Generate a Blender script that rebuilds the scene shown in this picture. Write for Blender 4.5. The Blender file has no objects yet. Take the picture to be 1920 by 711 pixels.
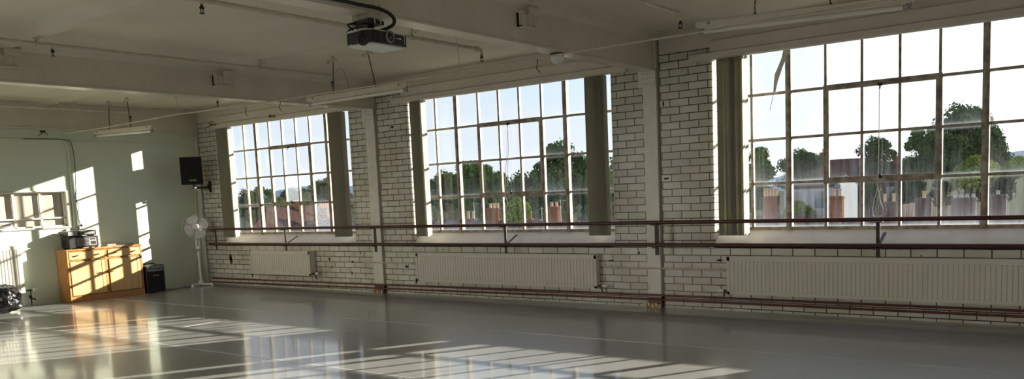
import bpy, bmesh, math, random
from mathutils import Vector, Matrix, Euler
random.seed(11)
S = bpy.context.scene
COL = S.collection
PI = math.pi

# ------------------------------------------------------------------ materials
def node_mat(name):
    m = bpy.data.materials.new(name); m.use_nodes = True
    nt = m.node_tree
    return m, nt, nt.nodes['Principled BSDF'], nt.nodes['Material Output']

def mat(name, col, rough=.6, metal=0., var=.0, scale=6., bump=0., bscale=40., spec=.5, col2=None, coat=0., rvar=0.):
    m, nt, b, out = node_mat(name)
    N, Lk = nt.nodes.new, nt.links.new
    b.inputs['Base Color'].default_value = (*col, 1)
    b.inputs['Roughness'].default_value = rough
    b.inputs['Metallic'].default_value = metal
    b.inputs['Specular IOR Level'].default_value = spec
    b.inputs['Coat Weight'].default_value = coat
    tc = N('ShaderNodeTexCoord')
    if var or col2:
        nz = N('ShaderNodeTexNoise'); nz.inputs['Scale'].default_value = scale; nz.inputs['Detail'].default_value = 5
        Lk(tc.outputs['Object'], nz.inputs['Vector'])
        rp = N('ShaderNodeValToRGB')
        c2 = col2 or tuple(c * (1 - var) for c in col)
        rp.color_ramp.elements[0].color = (*c2, 1); rp.color_ramp.elements[0].position = .35
        rp.color_ramp.elements[1].color = (*col, 1); rp.color_ramp.elements[1].position = .65
        Lk(nz.outputs['Fac'], rp.inputs['Fac']); Lk(rp.outputs['Color'], b.inputs['Base Color'])
    if bump:
        n2 = N('ShaderNodeTexNoise'); n2.inputs['Scale'].default_value = bscale; n2.inputs['Detail'].default_value = 3
        Lk(tc.outputs['Object'], n2.inputs['Vector'])
        bp = N('ShaderNodeBump'); bp.inputs['Strength'].default_value = bump; bp.inputs['Distance'].default_value = .01
        Lk(n2.outputs['Fac'], bp.inputs['Height']); Lk(bp.outputs['Normal'], b.inputs['Normal'])
    return m

def brick_mat():
    m, nt, b, out = node_mat('glazed_brick')
    N, Lk = nt.nodes.new, nt.links.new
    g = N('ShaderNodeNewGeometry'); sp = N('ShaderNodeSeparateXYZ'); Lk(g.outputs['Position'], sp.inputs[0])
    ad = N('ShaderNodeMath'); ad.operation = 'ADD'; Lk(sp.outputs['X'], ad.inputs[0]); Lk(sp.outputs['Y'], ad.inputs[1])
    ad2 = N('ShaderNodeMath'); ad2.operation = 'ADD'; Lk(ad.outputs[0], ad2.inputs[0]); ad2.inputs[1].default_value = -.07 + .2285 * 100
    az = N('ShaderNodeMath'); az.operation = 'ADD'; Lk(sp.outputs['Z'], az.inputs[0]); az.inputs[1].default_value = -.624 + .0842 * 101
    cb = N('ShaderNodeCombineXYZ'); Lk(ad2.outputs[0], cb.inputs['X']); Lk(az.outputs[0], cb.inputs['Y'])
    # slight waviness so that courses are hand laid
    nz0 = N('ShaderNodeTexNoise'); nz0.inputs['Scale'].default_value = 3.; Lk(g.outputs['Position'], nz0.inputs['Vector'])
    vs = N('ShaderNodeVectorMath'); vs.operation = 'SCALE'; vs.inputs['Scale'].default_value = .010; Lk(nz0.outputs['Color'], vs.inputs[0])
    va = N('ShaderNodeVectorMath'); va.operation = 'ADD'; Lk(cb.outputs[0], va.inputs[0]); Lk(vs.outputs[0], va.inputs[1])
    br = N('ShaderNodeTexBrick'); br.offset = .5; br.offset_frequency = 2; br.squash = 1
    for k, v in (('Scale', 1), ('Mortar Size', .0055), ('Mortar Smooth', .15), ('Bias', .15), ('Brick Width', .2285), ('Row Height', .0842)):
        br.inputs[k].default_value = v
    br.inputs['Color1'].default_value = (.74, .72, .66, 1); br.inputs['Color2'].default_value = (.60, .585, .53, 1)
    br.inputs['Mortar'].default_value = (.035, .03, .026, 1)
    Lk(va.outputs[0], br.inputs['Vector'])
    # grime and a few dark chips
    n1 = N('ShaderNodeTexNoise'); n1.inputs['Scale'].default_value = 2.2; n1.inputs['Detail'].default_value = 6; Lk(g.outputs['Position'], n1.inputs['Vector'])
    r1 = N('ShaderNodeValToRGB'); r1.color_ramp.elements[0].color = (.80, .76, .68, 1); r1.color_ramp.elements[0].position = .3
    r1.color_ramp.elements[1].color = (1, 1, 1, 1); r1.color_ramp.elements[1].position = .6; Lk(n1.outputs['Fac'], r1.inputs['Fac'])
    mx = N('ShaderNodeMixRGB'); mx.blend_type = 'MULTIPLY'; mx.inputs['Fac'].default_value = 1; Lk(br.outputs['Color'], mx.inputs[1]); Lk(r1.outputs['Color'], mx.inputs[2])
    n2 = N('ShaderNodeTexNoise'); n2.inputs['Scale'].default_value = 13.; n2.inputs['Detail'].default_value = 1; Lk(g.outputs['Position'], n2.inputs['Vector'])
    r2 = N('ShaderNodeValToRGB'); r2.color_ramp.elements[0].color = (1, 1, 1, 1); r2.color_ramp.elements[0].position = .765
    r2.color_ramp.elements[1].color = (.07, .06, .05, 1); r2.color_ramp.elements[1].position = .785; Lk(n2.outputs['Fac'], r2.inputs['Fac'])
    m2 = N('ShaderNodeMixRGB'); m2.blend_type = 'MULTIPLY'; m2.inputs['Fac'].default_value = 1; Lk(mx.outputs[0], m2.inputs[1]); Lk(r2.outputs['Color'], m2.inputs[2])
    Lk(m2.outputs[0], b.inputs['Base Color'])
    b.inputs['Roughness'].default_value = .32
    bp = N('ShaderNodeBump'); bp.inputs['Strength'].default_value = .35; bp.inputs['Distance'].default_value = .004; bp.invert = True
    Lk(br.outputs['Fac'], bp.inputs['Height']); Lk(bp.outputs['Normal'], b.inputs['Normal'])
    return m

def floor_mat():
    m, nt, b, out = node_mat('grey_vinyl_floor')
    N, Lk = nt.nodes.new, nt.links.new
    g = N('ShaderNodeNewGeometry')
    n1 = N('ShaderNodeTexNoise'); n1.inputs['Scale'].default_value = .9; n1.inputs['Detail'].default_value = 5; Lk(g.outputs['Position'], n1.inputs['Vector'])
    r1 = N('ShaderNodeValToRGB'); r1.color_ramp.elements[0].color = FLOOR_A; r1.color_ramp.elements[1].color = FLOOR_B
    r1.color_ramp.elements[0].position = .35; r1.color_ramp.elements[1].position = .65
    Lk(n1.outputs['Fac'], r1.inputs['Fac']); Lk(r1.outputs['Color'], b.inputs['Base Color'])
    r2 = N('ShaderNodeMapRange'); r2.inputs['To Min'].default_value = .26; r2.inputs['To Max'].default_value = .34
    Lk(n1.outputs['Fac'], r2.inputs['Value']); Lk(r2.outputs[0], b.inputs['Roughness'])
    n3 = N('ShaderNodeTexNoise'); n3.inputs['Scale'].default_value = 5.5; n3.inputs['Detail'].default_value = 2; Lk(g.outputs['Position'], n3.inputs['Vector'])
    bp = N('ShaderNodeBump'); bp.inputs['Strength'].default_value = .10; bp.inputs['Distance'].default_value = .004
    Lk(n3.outputs['Fac'], bp.inputs['Height']); Lk(bp.outputs['Normal'], b.inputs['Normal'])
    b.inputs['Specular IOR Level'].default_value = .5; b.inputs['Coat Weight'].default_value = .55; b.inputs['Coat Roughness'].default_value = .09
    Lk(bp.outputs['Normal'], b.inputs['Coat Normal'])
    return m

def glass_mat(name='dirty_glass', dirt=1., frosted=0., tint=(.93, .95, .95)):
    m = bpy.data.materials.new(name); m.use_nodes = True
    nt = m.node_tree; nt.nodes.clear(); N, Lk = nt.nodes.new, nt.links.new
    out = N('ShaderNodeOutputMaterial')
    tr = N('ShaderNodeBsdfTransparent'); tr.inputs[0].default_value = (*tint, 1)
    gl = N('ShaderNodeBsdfGlossy'); gl.inputs['Roughness'].default_value = .02
    gi = N('ShaderNodeNewGeometry'); dp = N('ShaderNodeVectorMath'); dp.operation = 'DOT_PRODUCT'; Lk(gi.outputs['Incoming'], dp.inputs[0]); Lk(gi.outputs['Normal'], dp.inputs[1])
    ab = N('ShaderNodeMath'); ab.operation = 'ABSOLUTE'; Lk(dp.outputs['Value'], ab.inputs[0])
    om = N('ShaderNodeMath'); om.operation = 'SUBTRACT'; om.inputs[0].default_value = 1; Lk(ab.outputs[0], om.inputs[1])
    pw = N('ShaderNodeMath'); pw.operation = 'POWER'; Lk(om.outputs[0], pw.inputs[0]); pw.inputs[1].default_value = 5
    fr = N('ShaderNodeMath'); fr.operation = 'MULTIPLY_ADD'; Lk(pw.outputs[0], fr.inputs[0]); fr.inputs[1].default_value = .9; fr.inputs[2].default_value = .04
    mg = N('ShaderNodeMixShader'); Lk(fr.outputs[0], mg.inputs[0]); Lk(tr.outputs[0], mg.inputs[1]); Lk(gl.outputs[0], mg.inputs[2])
    tl = N('ShaderNodeBsdfTranslucent'); tl.inputs[0].default_value = (.66, .76, .90, 1)
    df = N('ShaderNodeBsdfDiffuse'); df.inputs[0].default_value = (.6, .6, .58, 1)
    md = N('ShaderNodeMixShader'); md.inputs[0].default_value = .12; Lk(tl.outputs[0], md.inputs[1]); Lk(df.outputs[0], md.inputs[2])
    # dirt amount
    uv = N('ShaderNodeUVMap'); s = N('ShaderNodeSeparateXYZ'); Lk(uv.outputs[0], s.inputs[0])
    def mth(op, a, bb=None):
        n = N('ShaderNodeMath'); n.operation = op
        for i, v in enumerate((a, bb)):
            if v is None: continue
            if isinstance(v, (int, float)): n.inputs[i].default_value = v
            else: Lk(v, n.inputs[i])
        return n.outputs[0]
    ex = mth('MINIMUM', s.outputs['X'], mth('SUBTRACT', 1., s.outputs['X']))
    ey = mth('MINIMUM', s.outputs['Y'], mth('SUBTRACT', 1., s.outputs['Y']))
    e = mth('MINIMUM', ex, ey)
    rim = N('ShaderNodeMapRange'); rim.inputs['From Min'].default_value = 0; rim.inputs['From Max'].default_value = .085
    rim.inputs['To Min'].default_value = 1; rim.inputs['To Max'].default_value = 0; Lk(e, rim.inputs['Value'])
    rim2 = mth('POWER', rim.outputs[0], 2.2)
    g = N('ShaderNodeNewGeometry'); mp = N('ShaderNodeMapping'); mp.inputs['Scale'].default_value = (11, 11, .9); Lk(g.outputs['Position'], mp.inputs['Vector'])
    n1 = N('ShaderNodeTexNoise'); n1.inputs['Scale'].default_value = 1.6; n1.inputs['Detail'].default_value = 6; n1.inputs['Roughness'].default_value = .65; Lk(mp.outputs[0], n1.inputs['Vector'])
    st = N('ShaderNodeMapRange'); st.inputs['From Min'].default_value = .38; st.inputs['From Max'].default_value = .75; Lk(n1.outputs['Fac'], st.inputs['Value'])
    n2 = N('ShaderNodeTexNoise'); n2.inputs['Scale'].default_value = 1.1; n2.inputs['Detail'].default_value = 2; Lk(g.outputs['Position'], n2.inputs['Vector'])
    bl = N('ShaderNodeMapRange'); bl.inputs['From Min'].default_value = .35; bl.inputs['From Max'].default_value = .7; Lk(n2.outputs['Fac'], bl.inputs['Value'])
    sz = N('ShaderNodeSeparateXYZ'); Lk(g.outputs['Position'], sz.inputs[0])
    low = N('ShaderNodeMapRange'); low.inputs['From Min'].default_value = 1.75; low.inputs['From Max'].default_value = .95; Lk(sz.outputs['Z'], low.inputs['Value'])
    botm = mth('POWER', mth('SUBTRACT', 1., s.outputs['Y']), 5.)
    a1 = mth('MULTIPLY', rim2, .085 * dirt)
    a2 = mth('MULTIPLY', mth('MULTIPLY', st.outputs[0], mth('ADD', mth('MULTIPLY', low.outputs[0], .044), .007)), dirt)
    a3 = mth('MULTIPLY', mth('MULTIPLY', botm, bl.outputs[0]), .06 * dirt)
    a4 = mth('MULTIPLY', mth('MULTIPLY', low.outputs[0], bl.outputs[0]), .012 * dirt)
    tot = mth('ADD', mth('ADD', a1, a2), mth('ADD', a3, a4))
    hx = N('ShaderNodeMapRange'); hx.inputs['From Min'].default_value = 8.8; hx.inputs['From Max'].default_value = 10.5; hx.inputs['To Min'].default_value = .6; hx.inputs['To Max'].default_value = 1.; Lk(sz.outputs['X'], hx.inputs['Value'])
    tot = mth('MULTIPLY', tot, hx.outputs[0])
    if frosted:
        n5 = N('ShaderNodeTexNoise'); n5.inputs['Scale'].default_value = 70.; n5.inputs['Detail'].default_value = 2; Lk(g.outputs['Position'], n5.inputs['Vector'])
        r5 = N('ShaderNodeMapRange'); r5.inputs['From Min'].default_value = .35; r5.inputs['From Max'].default_value = .65
        r5.inputs['To Min'].default_value = frosted * .55; r5.inputs['To Max'].default_value = frosted; Lk(n5.outputs['Fac'], r5.inputs['Value'])
        tot = r5.outputs[0]
    mm = N('ShaderNodeMixShader'); Lk(tot, mm.inputs[0]); Lk(mg.outputs[0], mm.inputs[1]); Lk(md.outputs[0], mm.inputs[2])
    Lk(mm.outputs[0], out.inputs['Surface'])
    return m

def fabric_mat(name, col, tl=.35):
    m = bpy.data.materials.new(name); m.use_nodes = True
    nt = m.node_tree; nt.nodes.clear(); N, Lk = nt.nodes.new, nt.links.new
    out = N('ShaderNodeOutputMaterial')
    d = N('ShaderNodeBsdfDiffuse'); t = N('ShaderNodeBsdfTranslucent')
    tc = N('ShaderNodeTexCoord'); nz = N('ShaderNodeTexNoise'); nz.inputs['Scale'].default_value = 4; nz.inputs['Detail'].default_value = 4
    Lk(tc.outputs['Object'], nz.inputs['Vector'])
    rp = N('ShaderNodeValToRGB'); rp.color_ramp.elements[0].color = (*[c * .85 for c in col], 1); rp.color_ramp.elements[1].color = (*col, 1)
    Lk(nz.outputs['Fac'], rp.inputs['Fac']); Lk(rp.outputs['Color'], d.inputs[0]); Lk(rp.outputs['Color'], t.inputs[0])
    x = N('ShaderNodeMixShader'); x.inputs[0].default_value = tl; Lk(d.outputs[0], x.inputs[1]); Lk(t.outputs[0], x.inputs[2])
    Lk(x.outputs[0], out.inputs['Surface'])
    return m

def leaf_mat(name, c1, c2):
    m = bpy.data.materials.new(name); m.use_nodes = True
    nt = m.node_tree; nt.nodes.clear(); N, Lk = nt.nodes.new, nt.links.new
    out = N('ShaderNodeOutputMaterial'); d = N('ShaderNodeBsdfDiffuse'); t = N('ShaderNodeBsdfTranslucent')
    tc = N('ShaderNodeTexCoord'); nz = N('ShaderNodeTexNoise'); nz.inputs['Scale'].default_value = .9; nz.inputs['Detail'].default_value = 4
    Lk(tc.outputs['Object'], nz.inputs['Vector'])
    rp = N('ShaderNodeValToRGB'); rp.color_ramp.elements[0].color = (*c1, 1); rp.color_ramp.elements[1].color = (*c2, 1)
    rp.color_ramp.elements[0].position = .4; rp.color_ramp.elements[1].position = .62
    Lk(nz.outputs['Fac'], rp.inputs['Fac']); Lk(rp.outputs['Color'], d.inputs[0]); Lk(rp.outputs['Color'], t.inputs[0])
    x = N('ShaderNodeMixShader'); x.inputs[0].default_value = .25; Lk(d.outputs[0], x.inputs[1]); Lk(t.outputs[0], x.inputs[2])
    Lk(x.outputs[0], out.inputs['Surface'])
    return m

def wood_mat(name, c1, c2, rough=.35):
    m, nt, b, out = node_mat(name)
    N, Lk = nt.nodes.new, nt.links.new
    tc = N('ShaderNodeTexCoord'); mp = N('ShaderNodeMapping'); mp.inputs['Scale'].default_value = (6, 6, .8); Lk(tc.outputs['Object'], mp.inputs['Vector'])
    nz = N('ShaderNodeTexNoise'); nz.inputs['Scale'].default_value = 4; nz.inputs['Detail'].default_value = 7; nz.inputs['Distortion'].default_value = .6
    Lk(mp.outputs[0], nz.inputs['Vector'])
    rp = N('ShaderNodeValToRGB'); rp.color_ramp.elements[0].color = (*c1, 1); rp.color_ramp.elements[1].color = (*c2, 1)
    rp.color_ramp.elements[0].position = .35; rp.color_ramp.elements[1].position = .65
    Lk(nz.outputs['Fac'], rp.inputs['Fac']); Lk(rp.outputs['Color'], b.inputs['Base Color']); b.inputs['Roughness'].default_value = rough
    return m

def house_brick(name, c1, c2, mort):
    m, nt, b, out = node_mat(name)
    N, Lk = nt.nodes.new, nt.links.new
    tc = N('ShaderNodeTexCoord'); sp = N('ShaderNodeSeparateXYZ'); Lk(tc.outputs['Object'], sp.inputs[0])
    ad = N('ShaderNodeMath'); ad.operation = 'ADD'; Lk(sp.outputs['X'], ad.inputs[0]); Lk(sp.outputs['Y'], ad.inputs[1])
    cb = N('ShaderNodeCombineXYZ'); Lk(ad.outputs[0], cb.inputs['X']); Lk(sp.outputs['Z'], cb.inputs['Y'])
    br = N('ShaderNodeTexBrick'); br.inputs['Scale'].default_value = 1; br.inputs['Brick Width'].default_value = .24; br.inputs['Row Height'].default_value = .08
    br.inputs['Mortar Size'].default_value = .01
    br.inputs['Color1'].default_value = (*c1, 1); br.inputs['Color2'].default_value = (*c2, 1); br.inputs['Mortar'].default_value = (*mort, 1)
    Lk(cb.outputs[0], br.inputs['Vector']); Lk(br.outputs['Color'], b.inputs['Base Color']); b.inputs['Roughness'].default_value = .95; b.inputs['Specular IOR Level'].default_value = .05
    return m

FLOOR_A = (.24, .25, .25, 1); FLOOR_B = (.28, .29, .29, 1)
M = {}
M['brick'] = brick_mat()
M['floor'] = floor_mat()
M['cream'] = mat('cream_ceiling_paint', (.70, .655, .55), .55, var=.10, scale=1.3, bump=.06, bscale=25)
M['beam'] = mat('cream_beam_gloss_paint', (.68, .64, .54), .30, var=.10, scale=2.5, bump=.10, bscale=60)
M['green'] = mat('pale_green_wall_paint', (.66, .74, .61), .5, var=.06, scale=.8, bump=.05, bscale=40)
M['roomwall'] = mat('cream_wall_paint', (.62, .60, .52), .6, var=.06, scale=1)
M['white'] = mat('white_gloss_paint', (.78, .76, .70), .35, var=.10, scale=8)
M['sill'] = mat('white_sill_paint', (.78, .74, .70), .45, var=.12, scale=5, bump=.05, bscale=30)
M['pelmet'] = mat('white_board_paint', (.72, .68, .60), .5, var=.08, scale=3)
M['frame'] = mat('weathered_window_paint', (.46, .42, .36), .65, col2=(.24, .19, .14), scale=14, bump=.25, bscale=60)
M['barre'] = mat('dark_red_brown_barre', (.085, .022, .018), .35, var=.3, scale=6)
M['barre_iron'] = mat('dark_brown_iron', (.05, .022, .02), .5, var=.3, scale=10)
M['redpipe'] = mat('red_brown_pipe_paint', (.16, .045, .035), .4, var=.35, scale=5)
M['palepipe'] = mat('cream_pipe_paint', (.62, .58, .48), .4, var=.15, scale=9)
M['radiator'] = mat('radiator_enamel', (.66, .64, .57), .35, var=.04, scale=3)
M['grey_metal'] = mat('grey_metal', (.38, .38, .37), .4, .8, var=.2, scale=12)
M['pale_grey'] = mat('pale_grey_paint', (.55, .55, .53), .4, var=.1, scale=6)
M['dark_metal'] = mat('dark_metal', (.04, .038, .035), .4, .6, var=.2, scale=12)
M['chrome'] = mat('bright_metal', (.75, .74, .70), .15, 1., var=.05)
M['brass'] = mat('aged_brass', (.30, .19, .08), .35, .8, var=.3, scale=20)
M['black'] = mat('black_plastic', (.012, .012, .013), .4, var=.2, scale=20)
M['black_cloth'] = mat('black_grille_cloth', (.008, .008, .009), .9, var=.3, scale=80, bump=.3, bscale=300)
M['blackbag'] = mat('black_polythene', (.012, .012, .014), .22, var=.3, scale=10, bump=.35, bscale=9)
M['rubber'] = mat('black_rubber', (.015, .015, .015), .6, var=.2)
M['whiteplastic'] = mat('white_plastic', (.78, .78, .76), .3, var=.03)
M['greyplastic'] = mat('grey_plastic', (.25, .25, .25), .4, var=.1)
M['silver'] = mat('silver_panel', (.42, .42, .42), .35, .7, var=.1, scale=30)
M['paper'] = mat('white_paper', (.78, .77, .72), .8, var=.05)
M['ink'] = mat('dark_grey_ink', (.05, .05, .055), .7, var=.05)
M['cabinet'] = wood_mat('golden_oak_veneer', (.37, .165, .05), (.48, .23, .075))
M['cabinet_front'] = wood_mat('golden_oak_front', (.56, .35, .16), (.66, .44, .22))
M['darkwood'] = wood_mat('dark_wood', (.10, .04, .02), (.18, .08, .03))
M['peg'] = wood_mat('brown_peg_wood', (.16, .06, .02), (.28, .12, .04))
M['blind'] = fabric_mat('cream_blind_fabric', (.70, .68, .58), .22)
M['curtain'] = fabric_mat('beige_curtain_cloth', (.60, .53, .45), .15)
M['glass'] = glass_mat()
M['clearglass'] = glass_mat('internal_glass', .12)
M['frost'] = glass_mat('frosted_glass', 1., .17)
M['greyfrost'] = glass_mat('grey_frosted_glass', 1., .15)
M['tube'] = mat('opal_fluorescent_tube', (.82, .80, .74), .12, var=.02)
M['fitting'] = mat('cream_light_fitting_enamel', (.72, .68, .58), .28, var=.08, scale=10)
M['seam'] = mat('pale_floor_tape', (.62, .64, .65), .16, var=.2, scale=2.5)
M['terracotta'] = mat(spec=.05, name='terracotta', col=(.20, .07, .035), rough=.9, var=.25, scale=4)
M['palepot'] = mat(spec=.05, name='buff_chimney_pot', col=(.24, .17, .12), rough=.9, var=.2, scale=4)
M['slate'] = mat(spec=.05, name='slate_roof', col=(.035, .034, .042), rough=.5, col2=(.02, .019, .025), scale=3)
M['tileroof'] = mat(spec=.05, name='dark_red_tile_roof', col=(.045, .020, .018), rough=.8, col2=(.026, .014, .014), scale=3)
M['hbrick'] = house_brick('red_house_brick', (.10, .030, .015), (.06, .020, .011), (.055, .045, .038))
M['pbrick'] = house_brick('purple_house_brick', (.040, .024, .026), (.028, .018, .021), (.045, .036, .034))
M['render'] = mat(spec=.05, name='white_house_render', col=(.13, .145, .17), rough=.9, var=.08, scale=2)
M['houseglass'] = mat('dark_house_window', (.05, .06, .08), .1)
M['trunk'] = mat(spec=.05, name='tree_bark', col=(.10, .075, .05), rough=.9, var=.4, scale=4)
M['leafA'] = leaf_mat('mid_green_leaves', (.018, .036, .010), (.048, .085, .020))
M['leafB'] = leaf_mat('dark_green_leaves', (.017, .030, .012), (.036, .055, .020))
M['leafC'] = leaf_mat('yellow_green_leaves', (.05, .08, .012), (.13, .17, .03))
M['ground'] = mat(spec=.05, name='rough_grass_ground', col=(.03, .045, .02), rough=.95, col2=(.045, .04, .03), scale=.15)
M['farhill'] = mat(spec=.05, name='hill_painted_haze', col=(.075, .11, .17), rough=1., var=.08, scale=.01)  # blue of the distance haze is put into the base colour
M['nearhill'] = mat(spec=.05, name='wooded_hillside', col=(.014, .024, .009), rough=1., col2=(.008, .014, .006), scale=.12)

# ------------------------------------------------------------------ mesh building
class MB:
    def __init__(s): s.v = []; s.f = []; s.mi = []; s.uv = {}; s.cur = 0
    def _add(s, vs, fs):
        b = len(s.v); s.v += [tuple(v) for v in vs]
        for f in fs: s.f.append(tuple(b + i for i in f)); s.mi.append(s.cur)
        return b
    def box(s, x0, x1, y0, y1, z0, z1):
        s._add([(x, y, z) for z in (z0, z1) for y in (y0, y1) for x in (x0, x1)],
               [(0, 2, 3, 1), (4, 5, 7, 6), (0, 1, 5, 4), (2, 6, 7, 3), (0, 4, 6, 2), (1, 3, 7, 5)]); return s
    def bar(s, p, q, w, h, up=(0, 0, 1)):
        p, q = Vector(p), Vector(q); d = (q - p).normalized(); u = Vector(up)
        if abs(d.dot(u)) > .98: u = Vector((0, 1, 0))
        a = d.cross(u).normalized(); b = a.cross(d).normalized()
        c = [a * sx * w / 2 + b * sy * h / 2 for sx, sy in ((-1, -1), (1, -1), (1, 1), (-1, 1))]
        s._add([p + k for k in c] + [q + k for k in c], [(0, 1, 2, 3), (7, 6, 5, 4), (0, 4, 5, 1), (1, 5, 6, 2), (2, 6, 7, 3), (3, 7, 4, 0)]); return s
    def tube(s, pts, r, n=8, closed=False, cap=True):
        pts = [Vector(p) for p in pts]; m = len(pts)
        rs = r if isinstance(r, (list, tuple)) else [r] * m
        ref = None; rings = []
        for i, p in enumerate(pts):
            if closed: d = pts[(i + 1) % m] - pts[i - 1]
            else: d = pts[min(i + 1, m - 1)] - pts[max(i - 1, 0)]
            d.normalize()
            if ref is None:
                ref = Vector((0, 0, 1)) if abs(d.z) < .9 else Vector((1, 0, 0))
            a = (ref - d * ref.dot(d)); a.normalize(); ref = a; b = d.cross(a)
            rings.append([p + (a * math.cos(t) + b * math.sin(t)) * rs[i] for t in [2 * PI * k / n for k in range(n)]])
        vs = [v for r_ in rings for v in r_]; fs = []
        for i in range(m if closed else m - 1):
            j = (i + 1) % m
            for k in range(n): fs.append((i * n + k, i * n + (k + 1) % n, j * n + (k + 1) % n, j * n + k))
        if cap and not closed:
            fs.append(tuple(range(n))[::-1]); fs.append(tuple((m - 1) * n + k for k in range(n)))
        s._add(vs, fs); return s
    def cable(s, pts, r, n=8, sub=6):
        P = [Vector(p) for p in pts]; P = [P[0] * 2 - P[1]] + P + [P[-1] * 2 - P[-2]]; out = []
        for i in range(1, len(P) - 2):
            a, b, c, d = P[i - 1:i + 3]
            for k in range(sub):
                t = k / sub
                out.append(.5 * ((2 * b) + (c - a) * t + (2 * a - 5 * b + 4 * c - d) * t * t + (3 * b - a - 3 * c + d) * t ** 3))
        out.append(P[-2]); return s.tube(out, r, n)
    def cyl(s, p, q, r, n=16): return s.tube([p, q], r, n)
    def lathe(s, prof, n=20, mtx=None):
        vs = []; fs = []
        for (r, z) in prof:
            for k in range(n): vs.append(Vector((r * math.cos(2 * PI * k / n), r * math.sin(2 * PI * k / n), z)))
        m = len(prof)
        for i in range(m - 1):
            for k in range(n): fs.append((i * n + k, i * n + (k + 1) % n, (i + 1) * n + (k + 1) % n, (i + 1) * n + k))
        fs.append(tuple(range(n))[::-1]); fs.append(tuple((m - 1) * n + k for k in range(n)))
        if mtx is not None: vs = [mtx @ v for v in vs]
        s._add(vs, fs); return s
    def prism(s, poly, axis, a, b):
        n = len(poly)
        def P(u, v, t): return {'x': (t, u, v), 'y': (u, t, v), 'z': (u, v, t)}[axis]
        s._add([P(u, v, a) for u, v in poly] + [P(u, v, b) for u, v in poly],
               [tuple(range(n)), tuple(range(2 * n - 1, n - 1, -1))] + [(i, i + n, (i + 1) % n + n, (i + 1) % n) for i in range(n)]); return s
    def quad(s, vs, uvs=None):
        s._add(vs, [(0, 1, 2, 3)])
        if uvs: s.uv[len(s.f) - 1] = uvs
        return s
    def sphere(s, c, r, n=14, m=9, sc=(1, 1, 1)):
        prof = [(max(1e-4, r * math.sin(PI * i / m)), -r * math.cos(PI * i / m)) for i in range(m + 1)]
        return s.lathe(prof, n, Matrix.Translation(c) @ Matrix.Diagonal((*sc, 1)))
    def xf(s, mtx, start=0):
        s.v = s.v[:start] + [tuple(mtx @ Vector(v)) for v in s.v[start:]]; return s
    def build(s, name, mats, parent=None, origin=None, bevel=0., smooth=False, seg=2):
        me = bpy.data.meshes.new(name)
        off = Vector((0, 0, 0))
        if parent is not None: off = Vector(parent['_o'])
        elif origin is not None: off = Vector(origin)
        me.from_pydata([tuple(Vector(v) - off) for v in s.v], [], s.f)
        for m_ in (mats if isinstance(mats, (list, tuple)) else [mats]): me.materials.append(m_)
        for p, i in zip(me.polygons, s.mi): p.material_index = i
        if s.uv:
            ul = me.uv_layers.new(name='UVMap')
            for fi, uvs in s.uv.items():
                for li, u in zip(me.polygons[fi].loop_indices, uvs): ul.data[li].uv = u
        bm = bmesh.new(); bm.from_mesh(me)
        if not s.uv: bmesh.ops.recalc_face_normals(bm, faces=bm.faces)
        bm.to_mesh(me); bm.free()
        if smooth:
            for p in me.polygons: p.use_smooth = True
            try: me.set_sharp_from_angle(angle=math.radians(40))
            except Exception: pass
        o = bpy.data.objects.new(name, me); COL.objects.link(o)
        if parent is not None: o.parent = parent; o['_o'] = list(parent['_o'])
        else:
            o.location = off; o['_o'] = list(off)
        if bevel:
            md = o.modifiers.new('bevel', 'BEVEL'); md.width = bevel; md.segments = seg; md.limit_method = 'ANGLE'; md.angle_limit = math.radians(40)
        return o

def tag(o, label=None, cat=None, group=None, kind=None):
    for k, v in (('label', label), ('category', cat), ('group', group), ('kind', kind)):
        if v: o[k] = v
    return o
def thing(name, label, cat, loc=(0, 0, 0), group=None, kind=None):
    o = bpy.data.objects.new(name, None); COL.objects.link(o); o.location = loc; o['_o'] = list(loc); o.empty_display_size = .1
    return tag(o, label, cat, group, kind)
def dup(root, loc, label=None, group=None, rz=None, sc=None):
    r = root.copy(); COL.objects.link(r); r.location = loc
    if rz is not None: r.rotation_euler = (0, 0, rz)
    if sc is not None: r.scale = sc
    if label: r['label'] = label
    if group: r['group'] = group
    for ch in list(root.children):
        c = ch.copy(); COL.objects.link(c); c.parent = r
        for g in list(ch.children):
            d = g.copy(); COL.objects.link(d); d.parent = c
    return r
def text_mesh(name, body, size, mtx, material, parent, depth=.0008):
    cu = bpy.data.curves.new(name, 'FONT'); cu.body = body; cu.size = size; cu.extrude = depth; cu.align_x = 'LEFT'
    t = bpy.data.objects.new(name + '_t', cu); COL.objects.link(t)
    me = bpy.data.meshes.new_from_object(t.evaluated_get(bpy.context.evaluated_depsgraph_get()))
    bpy.data.objects.remove(t); bpy.data.curves.remove(cu)
    off = Vector(parent['_o'])
    for v in me.vertices: v.co = (mtx @ v.co) - off
    me.materials.clear(); me.materials.append(material)
    o = bpy.data.objects.new(name, me); COL.objects.link(o); o.parent = parent; o['_o'] = list(parent['_o'])
    return o

# ------------------------------------------------------------------ dimensions
LX = .07                 # left wall face
RX, BY = 18.6, -11.6     # right wall, rear wall
CZ = 3.13                # ceiling
GY = .20                 # glazing plane
SX = [4.57 + .005, 9.155]
COLS = [(4.51, 4.70), (9.11, 9.28), (13.68, 13.86)]
OPEN = [(.72, 4.10), (5.345, 8.655), (9.935, 13.255), (14.52, 17.83)]
MULL = [[1.24, 1.585, 1.94, 2.285, 2.635, 2.985, 3.395, 3.75],
        [5.716, 6.103, 6.493, 6.845, 7.185, 7.538, 7.905, 8.29],
        [10.312, 10.714, 11.094, 11.450, 11.803, 12.158, 12.543, 12.91],
        [14.90, 15.29, 15.68, 16.03, 16.37, 16.72, 17.09, 17.47]]
ROWS = [.915, 1.395, 1.868, 2.352, 2.86]

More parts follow.
